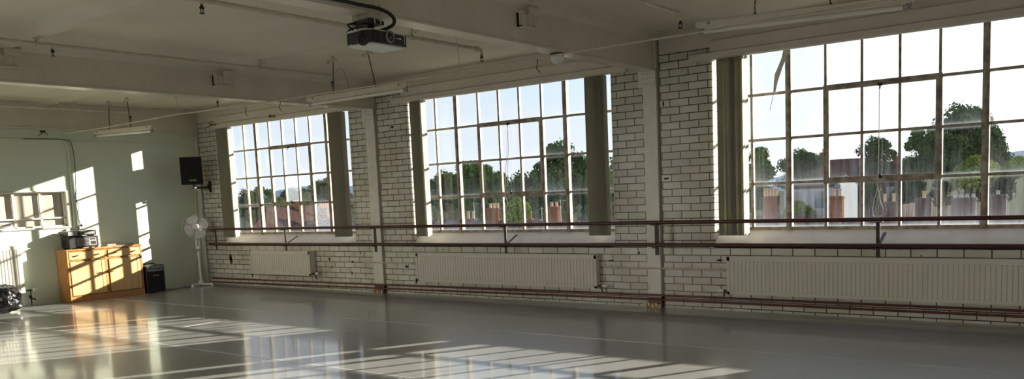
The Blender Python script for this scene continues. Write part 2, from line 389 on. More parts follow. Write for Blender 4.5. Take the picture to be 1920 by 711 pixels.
# ------------------------------------------------------------------ room shell
MB().box(LX - .1, RX + .1, BY - .1, .02, -.12, 0).build('floor', M['floor']) ['kind'] = 'structure'
bpy.data.objects['floor']['label'] = 'shiny grey vinyl dance floor'
m = MB(); m.box(-.35, RX + .2, BY - .2, .5, CZ, CZ + .12)
m.build('ceiling', M['cream'])['kind'] = 'structure'

# window wall: bands, piers with rounded corners
def pier(mb, x0, x1, z0, z1, rl, rr, yb=.34, r=.045):
    pts = []
    if rl:
        pts += [(x0, yb)] + [(x0 + r - r * math.cos(t), r - r * math.sin(t)) for t in [PI / 2 * k / 6 for k in range(7)]]
    else: pts += [(x0, yb), (x0, 0)]
    if rr:
        pts += [(x1 - r + r * math.sin(t), r - r * math.cos(t)) for t in [PI / 2 * k / 6 for k in range(7)]] + [(x1, yb)]
    else: pts += [(x1, 0), (x1, yb)]
    mb.prism(pts, 'z', z0, z1)
w = MB()
gaps = [(-.3, .16)] + [(a, b + .03) for a, b in COLS] + [(RX, RX + .3)]
edges = [(.16, .72), (4.10, 4.51), (4.73, 5.345), (8.655, 9.11), (9.31, 9.935), (13.255, 13.68), (13.89, 14.52), (17.83, RX + .1)]
for i, (a, b) in enumerate(edges): pier(w, a, b, .73, 2.905, i % 2 == 1, i % 2 == 0)
bands = [(.16, 4.51), (4.73, 9.11), (9.31, 13.68), (13.89, RX + .1)]
for a, b in bands: w.box(a, b, 0, .34, -.1, .73)
w.box(-.35, RX + .1, .10, .34, -.1, CZ) if False else None
for a, b in gaps: w.box(a - .01, b + .01, .10, .34, -.1, CZ)
for a, b in bands:
    w.cur = 1
    w.box(a, b, -.0, .34, 2.905, CZ)
    w.cur = 0
for (a, b) in OPEN:
    w.cur = 1; w.box(a, b, -.0, .34, 2.84, 2.905); w.cur = 0
ww = w.build('wall_window', [M['brick'], M['cream']], smooth=True)
tag(ww, 'white glazed brick wall with cream band above', kind='structure')

CH = MB(); random.seed(8)
for (x, z, w_, h) in ((.855, .495, .055, .07), (.865, .425, .05, .07), (.86, .46, .04, .05), (3.48, .49, .03, .02), (4.01, .455, .03, .02), (3.53, .36, .012, .03), (3.985, .275, .012, .04), (4.2, .60, .012, .03), (5.17, .405, .04, .02), (8.61, .54, .04, .012), (9.99, .565, .04, .014), (9.352, 2.348, .012, .035), (9.365, 1.50, .04, .011), (5.04, 2.44, .03, .02), (8.99, .64, .014, .02), (.62, 1.40, .014, .02), (.69, 1.38, .012, .022), (.45, .68, .012, .02), (5.9, .66, .012, .012)):
    pts_ = [(x + w_ * math.cos(a) * random.uniform(.7, 1.1), z + h * math.sin(a) * random.uniform(.7, 1.1)) for a in [2 * PI * k / 9 for k in range(9)]]
    CH.cur = 0 if w_ > .038 and x < 1 else 1
    CH.prism(pts_, 'y', -.0012, .004)
CH = CH.build('chipped_glaze', [mat('bare_brown_brick', (.20, .15, .10), .9, var=.3, scale=30), mat('dark_chip', (.025, .022, .02), .9, var=.2, scale=30)], ww); CH['kind'] = 'stuff'

m = MB(); m.box(-.35, LX, BY - .1, .02, -.1, 1.197)
m.box(-.35, LX, BY - .1, -4.40, 1.197, 1.755); m.box(-.35, LX, -2.385, .02, 1.197, 1.755); m.box(-.35, LX, BY - .1, .02, 1.755, CZ)
m.box(-.35, LX - .16, -4.45, -2.35, 1.15, 1.8)
tag(m.build('wall_left', M['green']), 'pale green end wall', kind='structure')
tag(MB().box(RX, RX + .2, BY - .2, .4, -.1, CZ).build('wall_right', M['roomwall']), kind='structure')
FILL_OPENINGS = [(1.7, 4.95), (14.8, 17.2)]  # unseen window openings, added so that sky light brightens the room
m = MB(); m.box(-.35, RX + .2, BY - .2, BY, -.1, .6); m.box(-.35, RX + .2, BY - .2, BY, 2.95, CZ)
xs_ = [-.35] + [v for ab_ in FILL_OPENINGS for v in ab_] + [RX + .2]
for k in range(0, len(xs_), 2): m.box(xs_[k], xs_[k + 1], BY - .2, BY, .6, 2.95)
tag(m.build('wall_rear', M['roomwall']), 'cream rear wall with added fill-light windows behind the viewer', kind='structure')
for k, (a, b) in enumerate(FILL_OPENINGS):
    t = thing('window_%d' % (k + 6), 'plain unseen window added in the rear wall for fill light', None, (a, BY - .1, .95), kind='structure')
    m = MB(); m.box(a, b, BY - .12, BY - .08, .6, .64); m.box(a, b, BY - .12, BY - .08, 2.91, 2.95)
    for q in range(7): m.box(a + (b - a) * q / 6 - .015, a + (b - a) * q / 6 + .015, BY - .118, BY - .082, .6, 2.95)
    m.box(a, b, BY - .116, BY - .084, 1.935, 1.965)
    m.build('frame', M['white'], t)
# cream end beam on the left wall
m = MB(); m.box(LX, LX + .035, BY, -.0, 2.72, CZ); m.box(LX + .035, LX + .05, BY, 0, 2.72, 2.745)
tag(m.build('trim_1', M['beam'], bevel=.004), 'cream beam along the top of the green wall', kind='structure')

def rivet(mb, x, y, z, axis='y', r=.011):
    sgn = -1
    mt = Matrix.Translation((x, y, z)) @ (Matrix.Rotation(PI / 2, 4, 'X') if axis == 'y' else Matrix.Rotation(PI / 2, 4, 'Y'))
    mb.lathe([(r, -.002), (r, .003), (r * .7, .008), (.001, .010)], 8, mt)

# main beams spanning from the columns into the room
for i, (a, b) in enumerate(COLS):
    m = MB()
    c = (a + b) / 2
    # I-shaped cased beam: flat lower flange, body, splayed fillet at the ceiling
    prof = [(a, 2.73), (b, 2.73), (b, 2.748), (b - .012, 2.755), (b - .012, 3.045), (b + .045, 3.10), (b + .15, CZ), (a - .15, CZ), (a - .045, 3.10), (a + .012, 3.045), (a + .012, 2.755), (a, 2.748)]
    m.prism(prof, 'y', BY, -.002)
    for y in (-2.53, -5.0):
        for sx, xs in ((1, b - .012), (-1, a + .012)):
            x1 = xs + sx * .022
            m.box(min(xs, x1), max(xs, x1), y - .15, y + .15, 2.88, 2.99)
            m.box(min(xs, xs + sx * .075), max(xs, xs + sx * .075), y - .15, y - .135, 2.87, 3.0)
            m.box(min(xs, xs + sx * .06), max(xs, xs + sx * .06), y - .15, y + .12, 2.868, 2.88)
            m.box(min(xs, xs + sx * .05), max(xs, xs + sx * .05), y - .02, y + .15, 2.99, 3.06)
            for dy in (-.085, 0, .085):
                for dz in (2.918, 2.962): rivet(m, x1 if sx > 0 else x1 - .01, y + dy, dz, 'x', .02)
    o = m.build('trim_%d' % (i + 2), M['beam'])
    tag(o, ['cream ceiling beam over the left pillar', 'cream ceiling beam carrying the projector', 'cream ceiling beam beyond the right window'][i], kind='structure')
    m = MB(); m.box(a, b, -.03, .10, .0, 2.73); m.box(a + .0, b, -.03, .1, 2.73, CZ)
    m.box(a - .05, b + .0, -.042, -.028, 2.55, 2.74)
    for dz in (2.59, 2.65, 2.70):
        for dx in (.03, .075, .12, .165): rivet(m, a - .02 + dx, -.042, dz, 'y', .012)
    for k in range(5): rivet(m, a + .05, -.032, 2.78 + k * .07, 'y', .011)
    m.cur = 1; m.box(a - .005, b + .005, -.034, .1, 0, .125)
    o = m.build('pillar', [M['white'], M['redpipe']])
    tag(o, kind='structure')
    tag(o, ['white steel pillar left of the middle window', 'white steel pillar right of the middle window', 'white steel pillar right of the right window'][i])
# corner column with riveted plate
m = MB(); m.box(LX, LX + .055, -.26, -.002, 2.66, CZ); m.box(LX, LX + .075, -.05, -.002, 0.0, 2.66)
for k in range(7):
    rivet(m, LX + .052, -.06, 2.70 + k * .055, 'x', .012); rivet(m, LX + .052, -.18, 2.70 + k * .055, 'x', .012)
tag(m.build('trim_5', M['beam']), 'cream riveted plate in the room corner', kind='structure')
m = MB(); m.tube([(.155, -.03, .01), (.155, -.03, 2.64)], .02, 12)
tag(m.build('corner_pipe', M['pale_grey'], origin=(.155, -.03, 0), smooth=True), 'pale grey vertical pipe in the corner behind the pedestal fan', 'pipe')

# secondary ribs under the ceiling, parallel to the window wall
n = 6
for y in (-2.53, -5.0, -7.5):
    for (x0, x1) in ((LX, 4.51), (4.70, 9.11), (9.28, 13.68), (13.86, RX)):
        zr, wr_ = (3.095, .16) if y > -3 else (3.056, .12); mm = MB(); mm.prism([(y - wr_ - .05, CZ), (y - .04, zr), (y + .04, zr), (y + wr_ + .05, CZ)], 'x', x0, x1)
        tag(mm.build('trim_%d' % n, M['cream']), kind='structure'); n += 1

# floor seams (welded, taped joints between vinyl sheets)
m = MB()
for y in (-2.08, -4.14, -6.2, -8.3):
    random.seed(int(-y * 10))
    x = LX + .05
    m.box(LX, RX, y - .004, y + .004, 0, .0012)
    m.box(LX, RX, y + .018, y + .036, 0, .0009)
for x, ya_, yb_ in ((4.66, -2.08, -4.14), (6.88, -2.1, -2.9), (9.05, -4.14, -6.2)):
    m.box(x - .012, x + .012, yb_, ya_, 0, .0011)
o = m.build('trim_30', M['seam']); tag(o, 'pale taped joints between the vinyl floor sheets', kind='structure')

# ------------------------------------------------------------------ windows
def window(i):
    x0, x1 = OPEN[i]; mu = MULL[i]
    t = thing('window_%d' % (i + 1), ['steel framed window beside the green wall', 'steel framed window in the middle of the wall', 'large steel framed window at the right', 'steel framed window beyond the right edge'][i], None, (x0, GY, .9), kind='structure')
    m = MB(); yA, yB = GY - .022, GY + .022
    z0, z1 = ROWS[0], ROWS[-1]
    m.box(x0, x0 + .03, yA, yB, z0 - .03, z1); m.box(x1 - .03, x1, yA, yB, z0 - .03, z1)
    m.box(x0, x1, yA, yB, z0 - .03, z0 + .008); m.box(x0, x1, yA, yB, z1 - .03, z1)
    for k, x in enumerate(mu):
        if k in (1, 6):
            m.box(x - .030, x + .030, GY - .035, GY + .03, z0 - .03, z1)
            m.box(x - .012, x + .012, GY - .045, GY - .035, z0 - .02, z1)
        else: m.box(x - .0135, x + .0135, yA, yB, z0, z1)
    for z in ROWS[1:-1]: m.box(x0, x1, yA + .002, yB - .002, z - .0135, z + .0135)
    # fixed frame around the opening light
    cx0, cx1, cz0, cz1 = mu[2], mu[5], ROWS[1], ROWS[3]
    m.box(cx0 - .022, cx1 + .022, yA - .004, yB + .004, cz0 - .026, cz0 + .008); m.box(cx0 - .022, cx1 + .022, yA - .004, yB + .004, cz1 - .012, cz1 + .024)
    m.box(cx0 - .022, cx0 + .012, yA - .004, yB + .004, cz0, cz1); m.box(cx1 - .012, cx1 + .022, yA - .004, yB + .004, cz0, cz1)
    m.build('frame', M['frame'], t, bevel=.003, seg=1)
    s = MB()
    yA2, yB2 = GY - .034, GY - .004
    s.box(cx0, cx1, yA2, yB2, cz0 + .002, cz0 + .034); s.box(cx0, cx1, yA2, yB2, cz1 - .034, cz1 - .004)
    s.box(cx0 + .004, cx0 + .036, yA2, yB2, cz0 + .034, cz1 - .034); s.box(cx1 - .036, cx1 - .004, yA2, yB2, cz0 + .034, cz1 - .034)
    so = s.build('opening_sash', M['frame'], t, bevel=.003, seg=1)
    h = MB(); hx = (cx0 + cx1) / 2
    h.box(hx - .014, hx + .014, yA2 - .014, yA2, cz0 + .004, cz0 + .05); h.tube([(hx, yA2 - .014, cz0 + .03), (hx + .01, yA2 - .04, cz0 + .04), (hx + .03, yA2 - .045, cz0 + .02)], .006, 8)
    h.build('latch', M['dark_metal'], so)
    h = MB(); h.box(hx - .02, hx + .02, yA2 - .016, yA2, cz1 - .04, cz1 - .012); h.tube([(hx, yA2 - .016, cz1 - .03), (hx + .006, yA2 - .03, cz1 - .05), (hx, yA2 - .02, cz1 - .07)], .005, 8)
    h.build('cord_pulley', M['dark_metal'], so)
    # panes
    cols = [x0 + .02] + mu + [x1 - .02]
    p = MB(); fr = MB(); gf = MB()
    for c in range(9):
        for r in range(4):
            a, b = cols[c], cols[c + 1]; za, zb = ROWS[r], ROWS[r + 1]
            tgt = p
            if i == 0 and r == 1 and c == 4: tgt = fr
            if i == 0 and r == 0 and c == 6: tgt = gf
            ty = random.uniform(-.003, .003)
            # inset UV range so that the dirty rim sits at the visible edge of the glass
            u0, v0 = .03, .028
            tgt.quad([(a, GY + .008, za), (b, GY + .008 + ty, za), (b, GY + .008, zb), (a, GY + .008 - ty, zb)],
                     [(-u0, -v0), (1 + u0, -v0), (1 + u0, 1 + v0), (-u0, 1 + v0)])
    p.build('pane', M['glass'], t)
    if fr.v: fr.build('frosted_pane', M['frost'], t)['label'] = 'sparkling frosted pane'
    if gf.v: gf.build('grey_pane', M['greyfrost'], t)['label'] = 'plain grey obscured pane'
    # sloping painted sill
    s = MB()
    ex = .03 if i != 2 else .06
    s.prism([(-.012, .705), (-.012, .742), (.0, .752), (GY - .03, .884), (GY + .14, .905), (GY + .14, .72), (.0, .705)], 'x', x0 + .002, x1 - .002)
    s.box(x0 - ex, x1 + ex, -.012, -.001, .705, .738)
    s.build('sill', M['sill'], t, smooth=True)
    o = MB(); o.box(x0 - .05, x1 + .05, .30, .42, .66, .90); o.build('outer_sill', M['pale_grey'], t)
for i in range(4): window(i)

# ------------------------------------------------------------------ pelmets (board plus headrail) and vertical blinds
PEL = [((.667, 4.379), (.72, 4.33), 'left window'), ((5.10, 8.915), (5.26, 8.83), 'middle window'), ((9.70, 13.50), (9.935, 13.4), 'right window')]
for (a, b), (c, d), nm in PEL:
    t = thing('blind_pelmet', 'white boxed pelmet and blind rail above the ' + nm, 'pelmet', ((a + b) / 2, -.03, 2.76), 'pelmets above the windows')
    MB().box(c, d, -.034, -.001, 2.842, 2.962).build('board', M['pelmet'], t, bevel=.003)
    m = MB(); m.box(a, b, -.072, -.001, 2.765, 2.832); m.box(a + .01, b - .01, -.058, -.012, 2.757, 2.766)
    m.build('head_rail', M['pelmet'], t, bevel=.004)
def blind(x0, x1, nslat, bright, label, zb=.852, seed=1):
    random.seed(seed)
    t = thing('vertical_blind', label, 'blind', ((x0 + x1) / 2, -.03, zb), 'vertical blinds gathered beside the windows')
    m = MB(); c = MB()
    zt = 2.752
    for k in range(nslat):
        x = x0 + (x1 - x0) * (k + .5) / nslat
        last = k >= nslat - bright
        ang = math.radians(random.uniform(88.5, 91.5)) if not last else math.radians(90 if k == nslat - 1 else 90)
        if last and k == nslat - 1: x += .02
        yj = random.uniform(-.010, .010) if not last else -.004
        w_ = .089; pr = []
        for q in range(7):
            u = (q / 6 - .5); bow = .005 * (1 - (2 * u) ** 2)
            px, py = u * w_, bow
            pr.append((x + px * math.cos(ang) - py * math.sin(ang), -.034 + yj + px * math.sin(ang) + py * math.cos(ang)))
        sway = random.uniform(-.002, .003)
        for q in range(6):
            (ax, ay), (bx, by) = pr[q], pr[q + 1]
            for th in (0, .0012):
                nx, ny = -(by - ay), (bx - ax); l = math.hypot(nx, ny); nx, ny = nx / l * th, ny / l * th
                m._add([(ax + nx + sway, ay + ny, zb), (bx + nx + sway, by + ny, zb), (bx + nx, by + ny, zt), (ax + nx, ay + ny, zt)], [(0, 1, 2, 3)])
        MB().box(x - .006, x + .006, -.042, -.030, zt - .012, zt + .0045).build('carrier', M['whiteplastic'], t)
    m.build('fabric_slats', M['blind'], t, smooth=True)
    return t
blind(.815, 1.165, 25, 1, 'narrow cream vertical blind gathered at the left end of the window nearest the green wall', seed=3)
blind(3.745, 4.055, 23, 0, 'cream vertical blind gathered at the right end of the window nearest the green wall', seed=4)
blind(5.46, 5.695, 17, 1, 'narrow cream vertical blind gathered at the left end of the middle window', seed=5)
blind(8.345, 8.625, 21, 0, 'wide cream vertical blind gathered at the right end of the middle window', seed=6)
blind(10.025, 10.325, 22, 1, 'cream vertical blind at the left end of the largest window, beside the right pillar', zb=.845, seed=7)

# wooden pegs on the left pelmet
for k, (x, lab) in enumerate(((.83, 'brown wooden peg at the left end of the left window pelmet'), (2.47, 'brown wooden peg near the middle of the left window pelmet'))):
    m = MB(); m.lathe([(.020, 0), (.020, .012), (.011, .02), (.010, .05), (.024, .062), (.026, .08), (.018, .092), (.002, .095)], 14,
                      Matrix.Translation((x, -.0725, 2.823)) @ Matrix.Rotation(PI / 2, 4, 'X') @ Matrix.Rotation(-.5, 4, 'Y'))
    tag(m.build('coat_peg', M['peg'], origin=(x, -.073, 2.823), smooth=True), lab, 'peg', 'brown pegs on the left pelmet')

# pull cords of the opening lights
def cord(pts, label, x):
    m = MB()
    for p in pts: m.tube(p, .0035, 6)
    tag(m.build('pull_cord', M['whiteplastic'], origin=(x, GY - .06, 1.0), smooth=True), label, 'cord', 'pull cords of the opening lights')
def loop(x, z, y, w_, h, seed):
    random.seed(seed)
    L = []
    for k in range(17):
        t = k / 16
        L.append((x + w_ * math.sin(2 * PI * t) * (.8 + .4 * random.random()) * (.4 + t if t < .5 else 1.4 - t), y + .008 * math.cos(2 * PI * t), z - h * math.sin(PI * t)))
    return L
yc = GY - .065
cord([[(11.62, yc + .015, 2.31), (11.622, yc, 1.9), (11.618, yc, 1.47), (11.61, yc, 1.30)], loop(11.61, 1.30, yc, .075, .29, 2)], 'white looped pull cord hanging in the right window', 11.62)
cord([[(7.02, yc + .015, 2.31), (6.99, yc, 1.9), (6.93, yc, 1.45), (6.925, yc, 1.36)], [(7.02, yc + .01, 2.31), (7.03, yc - .005, 2.0), (6.97, yc, 1.5)], loop(6.935, 1.37, yc, .05, .14, 5)], 'white looped pull cord hanging in the middle window', 6.98)
# torn strip hanging in the right window, and its thread
t = thing('torn_strip', 'torn grey strip hanging aslant high in the right window', 'strip', (10.66, .12, 2.76))
m = MB(); m.cur = 0
pts = [(10.715, 2.80, .028), (10.69, 2.70, .026), (10.645, 2.60, .026), (10.62, 2.54, .030), (10.60, 2.46, .02), (10.585, 2.36, .012)]
for (xa, za, wa), (xb, zb, wb) in zip(pts, pts[1:]):
    for yy in (.120, .1215): m._add([(xa - wa, yy, za), (xa + wa, yy, za), (xb + wb, yy, zb), (xb - wb, yy, zb)], [(0, 1, 2, 3)])
m.build('strip', M['pale_grey'], t); MB().tube([(10.585, .12, 2.37), (10.55, .121, 2.24), (10.535, .12, 2.17)], .003, 6).build('thread', M['grey_metal'], t)

# ------------------------------------------------------------------ ballet barres
for z, lab in ((1.005, 'upper dark red-brown ballet barre running along the window wall'), (.750, 'lower dark red-brown ballet barre running along the window wall')):
    m = MB(); m.tube([(.575, -.22, z), (5, -.22, z - .002), (9.5, -.22, z + .002), (14.2, -.22, z)], .021, 14)
    tag(m.build('barre_handrail', M['barre'], origin=(5, -.22, z), smooth=True), lab, 'barre', 'ballet barres')
BR = [(.745, .0, 'barre bracket nearest the fan in the corner', False), (2.672, .0, 'barre bracket with raking strut under the left window', True), (4.745, -.03, 'barre bracket beside the left pillar', False),
      (7.155, .0, 'barre bracket with raking strut under the middle window', True), (9.325, 0, 'barre bracket beside the right pillar', False), (11.69, 0, 'barre bracket with raking strut under the right window', True)]
for x, yw, lab, strut in BR:
    t = thing('barre_bracket', 'dark iron ' + lab, 'bracket', (x, -.1, .62), 'iron brackets holding the barres')
    w_ = .05 if x in (4.745, 9.325) else .036
    m = MB(); m.box(x - w_ / 2, x + w_ / 2, -.197, -.187, .632, .985)
    m.box(x - .06, x + .05, -.24, -.20, .976, .984); m.box(x - .05, x + .03, -.24, -.2, .714, .7235)
    m.build('upright', M['barre_iron'], t, bevel=.002)
    m = MB(); m.box(x - .012, x + .012, -.188, yw - .001, .738, .75) if not strut else m.box(x - .012, x + .012, -.188, -.014, .722, .732); m.box(x - .014, x + .014, yw - .022, yw - .0135, .71, .745); m.build('wall_arm', M['barre_iron'], t)
    if strut:
        m = MB(); m.bar((x, -.188, .745), (x + .012, .045, .86), .03, .008); m.build('strut', M['barre_iron'], t)

# ------------------------------------------------------------------ heating pipes and conduits on the window wall
for zL, zR, lab in ((.104, .148, 'upper red-brown heating pipe running above the floor along the window wall'), (.040, .096, 'lower red-brown heating pipe running just above the floor along the window wall')):
    t = thing('heating_pipe', lab, 'pipe', (6, -.055, .05), 'red heating pipes')
    def zz(x): return zL + (zR - zL) * min(1, x / 8.5)
    MB().tube([(x, -.055, zz(x)) for x in (.35, 1.0, 3, 5, 7, 9, 11, 14.2)], .0125, 12).build('pipe_run', M['redpipe'], t, smooth=True)
    for x in (1.9, 3.5, 5.9, 8.75, 9.95, 11.4, 12.6):
        m = MB(); m.tube([(x, -.055 + .016 * math.cos(a), zz(x) + .016 * math.sin(a)) for a in [2 * PI * k / 12 for k in range(12)]], .004, 6, closed=True); m.box(x - .006, x + .006, -.04, -.001, zz(x) - .004, zz(x) + .004)
        m.build('pipe_clip', M['redpipe'], t)
for (xa, xb, z, lab, clips) in ((4.27, 5.44, .458, 'cream conduit pipe crossing the left pillar below the barres', (5.33,)), (8.47, 10.09, .464, 'cream conduit pipe crossing the right pillar below the barres', (8.62, 10.0)), (.30, .95, .16, 'short cream pipe low on the brickwork beside the fan', (.9,))):
    t = thing('conduit_pipe', lab, 'pipe', (xa, -.045, z), 'cream pipes on the brick wall')
    MB().tube([(xa, -.002 if xa > 4.5 or xa < 4 else -.02, z + .003), (xa + .06, -.045, z), (xb, -.045, z)], .010, 10).build('pipe_run', M['palepipe'], t, smooth=True)
    for x in clips:
        m = MB(); m.box(x - .008, x + .008, -.062, -.001, z - .014, z + .014); m.box(x - .012, x + .012, -.006, -.001, z - .035, z + .035); m.build('pipe_clip', M['palepipe'], t)
# pipe sleeves at pillar feet
for a, b, lab in ((4.50, 4.70, 'left'), (9.05, 9.285, 'right')):
    t = thing('pipe_sleeve', 'buff block with two capped pipe ends at the foot of the %s pillar' % lab, 'pipe block', ((a + b) / 2, -.06, 0), 'pipe blocks at the pillar feet')
    MB().box(a, b, -.075, -.036, .0005, .050).build('block', M['palepipe'], t, bevel=.004)
    for x in (b - .145, b - .05):
        m = MB(); m.lathe([(.028, 0), (.028, .012), (.02, .014), (.018, .006), (.001, .006)], 16, Matrix.Translation((x, -.074, .034)) @ Matrix.Rotation(PI / 2, 4, 'X')); m.build('pipe_end', M['brass'], t, smooth=True)

# ------------------------------------------------------------------ radiators
def radiator(x0, x1, z0, z1, yf, depth, pitch, label, valve):
    t = thing('radiator', label, 'radiator', ((x0 + x1) / 2, yf + depth / 2, z0), 'panel radiators under the windows')
    m = MB()
    e = .022
    m.box(x0, x1, yf + .006, yf + .018, z0, z1)
    m.box(x0, x1, yf - .002, yf + .008, z1 - .045, z1); m.box(x0, x1, yf - .002, yf + .008, z0, z0 + .03)
    m.box(x0, x0 + .03, yf - .002, yf + .008, z0, z1); m.box(x1 - .03, x1, yf - .002, yf + .008, z0, z1)
    n = int((x1 - x0 - .08) / pitch)
    for k in range(n):
        xc = x0 + .04 + (x1 - x0 - .08) * (k + .5) / n; h = pitch * .5
        zc0, zc1 = z0 + .022, z1 - .035
        m._add([(xc - h, yf + .006, zc0), (xc - h * .78, yf - .001, zc0 + .014), (xc + h * .78, yf - .001, zc0 + .014), (xc + h, yf + .006, zc0),
                (xc - h, yf + .006, zc1), (xc - h * .78, yf - .001, zc1 - .014), (xc + h * .78, yf - .001, zc1 - .014), (xc + h, yf + .006, zc1)],
               [(0, 1, 5, 4), (1, 2, 6, 5), (2, 3, 7, 6), (4, 5, 6, 7), (0, 3, 2, 1)])
    m.build('front_panel', M['radiator'], t)
    b = MB(); b.box(x0 + .01, x1 - .01, yf + depth - .015, yf + depth - .003, z0 + .01, z1 - .01)
    for k in range(int((x1 - x0) / .08)): b.box(x0 + .04 + k * .08, x0 + .07 + k * .08, yf + .016, yf + depth - .012, z0 + .05, z1 - .04)
    b.build('rear_fins', M['radiator'], t)
    m = MB(); m.box(x0, x1, yf, yf + depth - .004, z1 - .002, z1 + .008); m.build('top_grille', M['radiator'], t, bevel=.003)
    for xe in (x0, x1): MB().box(xe - .004, xe + .004, yf + .002, yf + depth - .004, z0 + .03, z1).build('end_cover', M['radiator'], t)
    ym = yf + depth * .5
    for sgn, xx in valve:
        m = MB()
        m.tube([(xx, ym, z0 + .03), (xx + sgn * .06, ym, z0 + .03)], .010, 10)
        m.tube([(xx + sgn * .045, ym, z0 + .03), (xx + sgn * .05, ym, z0 - .02), (xx + sgn * .06, -.056, .165)], .008, 8)
        m.build('valve_tail', M['dark_metal'], t, smooth=True)
    sgn, xx = valve[-1]
    m = MB(); m.lathe([(.012, 0), (.020, .008), (.022, .06), (.018, .075), (.002, .078)], 14, Matrix.Translation((xx + sgn * .055, ym, z0 + .03)) @ Matrix.Rotation(sgn * PI / 2, 4, 'Y')); m.build('valve_head', M['whiteplastic'], t, smooth=True)
    return t
radiator(1.60, 3.16, .232, .618, -.135, .12, .055, 'short cream radiator under the window nearest the green wall', [(-1, 1.60), (1, 3.16)])
radiator(5.455, 8.45, .205, .612, -.10, .075, .047, 'long cream panel radiator under the middle window', [(-1, 5.455), (1, 8.45)])
radiator(10.115, 13.20, .20, .612, -.10, .075, .043, 'long cream panel radiator under the right window', [(1, 13.2), (-1, 10.115)])

# radiator on the green wall
t = thing('radiator', 'white radiator on the green wall below the internal window', 'radiator', (.13, -3.8, .225))
m = MB(); y0, y1, z0, z1, xf = -4.35, -3.17, .225, .942, .165
m.box(xf - .018, xf - .006, y0, y1, z0, z1); m.box(xf - .008, xf + .002, y0, y1, z1 - .045, z1); m.box(xf - .008, xf + .002, y0, y1, z0, z0 + .03)
n_ = 24
for k in range(n_):
    yc_ = y0 + .03 + (y1 - y0 - .06) * (k + .5) / n_; h = (y1 - y0 - .06) / n_ * .5
    m._add([(xf - .006, yc_ - h, z0 + .025), (xf + .008, yc_ - h * .5, z0 + .045), (xf + .008, yc_ + h * .5, z0 + .045), (xf - .006, yc_ + h, z0 + .025),
            (xf - .006, yc_ - h, z1 - .035), (xf + .008, yc_ - h * .5, z1 - .055), (xf + .008, yc_ + h * .5, z1 - .055), (xf - .006, yc_ + h, z1 - .035)],
           [(0, 1, 5, 4), (1, 2, 6, 5), (2, 3, 7, 6), (4, 5, 6, 7), (0, 3, 2, 1)])
m.build('front_panel', M['radiator'], t)
MB().box(LX + .003, xf - .004, y0 + .004, y1 - .004, z1 - .002, z1 + .006).build('top_grille', M['radiator'], t, bevel=.002)
MB().box(LX + .02, xf - .012, y1 - .006, y1 - .001, z0 + .03, z1 - .003).build('end_cover', M['radiator'], t)
m = MB(); m.tube([(.12, -3.17, .25), (.12, -3.05, .25)], .011, 10); m.tube([(.12, -3.08, .25), (.12, -3.08, .02)], .009, 8); m.sphere((.12, -3.09, .15), .026, 10, 6); m.tube([(.12, -3.10, .13), (.16, -3.03, .10)], .012, 8)
m.build('valve_tail', M['dark_metal'], t, smooth=True)
MB().lathe([(.014, 0), (.024, .01), (.026, .05), (.02, .065), (.002, .068)], 14, Matrix.Translation((.12, -3.05, .25)) @ Matrix.Rotation(-PI / 2, 4, 'X')).build('valve_head', M['whiteplastic'], t, smooth=True)

# ------------------------------------------------------------------ internal window on the green wall
t = thing('window_5', 'white timber internal window on the green wall', None, (LX, -3.4, 1.2), kind='structure')
m = MB(); xa, xb = LX - .075, LX - .04
Y0, Y1, Z0, Z1 = -4.40, -2.385, 1.197, 1.755
for y in (Y0 + .02, -3.945, -3.55, -3.155, -2.765): m.box(xa, xb, y - .014, y + .014, Z0, Z1)
m.box(xa, xb, Y1 - .03, Y1, Z0, Z1); m.box(xa, xb, Y0, Y1, Z1 - .022, Z1); m.box(xa, xb, Y0, Y1, Z0, Z0 + .025); m.box(xa, xb, Y0, Y1, 1.328, 1.35)
m.build('frame', M['white'], t, bevel=.003)
m = MB(); m.box(LX + .001, LX + .014, Y0 - .06, Y1 + .05, Z1 - .006, Z1 + .012); m.box(LX + .001, LX + .012, Y1, Y1 + .055, Z0 - .01, Z1)
m.build('architrave', M['palepipe'], t, bevel=.002)
m = MB(); m.box(LX - .04, LX + .03, Y0, Y1 + .03, Z0 - .022, Z0 - .001); m.build('sill', M['white'], t, bevel=.004)
m = MB(); m.quad([(LX - .058, Y0, Z0), (LX - .058, Y1, Z0), (LX - .058, Y1, Z1), (LX - .058, Y0, Z1)], [(0, 0), (1, 0), (1, 1), (0, 1)]); m.build('pane', M['clearglass'], t)
# pale cloth hanging behind the glass, in folds
m = MB(); nn = 120
for k in range(nn):
    y = Y0 + (Y1 - Y0) * k / nn; y2 = Y0 + (Y1 - Y0) * (k + 1) / nn
    f = lambda v: LX - .088 + .004 * math.sin(v * 16) + .002 * math.sin(v * 43)
    m._add([(f(y), y, Z0), (f(y2), y2, Z0), (f(y2), y2, Z1), (f(y), y, Z1)], [(0, 1, 2, 3)])
m.build('lining_cloth', M['curtain'], t, smooth=True)
t = thing('dance_sign', 'white paper notice reading Dance stuck in the internal window', 'sign', (LX - .03, -3.3, 1.21))
MB().box(LX - .037, LX - .0355, -3.62, -3.195, 1.212, 1.304).build('card', M['paper'], t)
tm = Matrix(((0, 0, 1, LX - .035), (1, 0, 0, -3.395), (0, 1, 0, 1.244), (0, 0, 0, 1)))
text_mesh('lettering', 'Dance.', .066, tm, M['ink'], t)
MB().box(LX - .0354, LX - .0350, -3.60, -3.20, 1.216, 1.226).build('grey_line', M['greyplastic'], t)

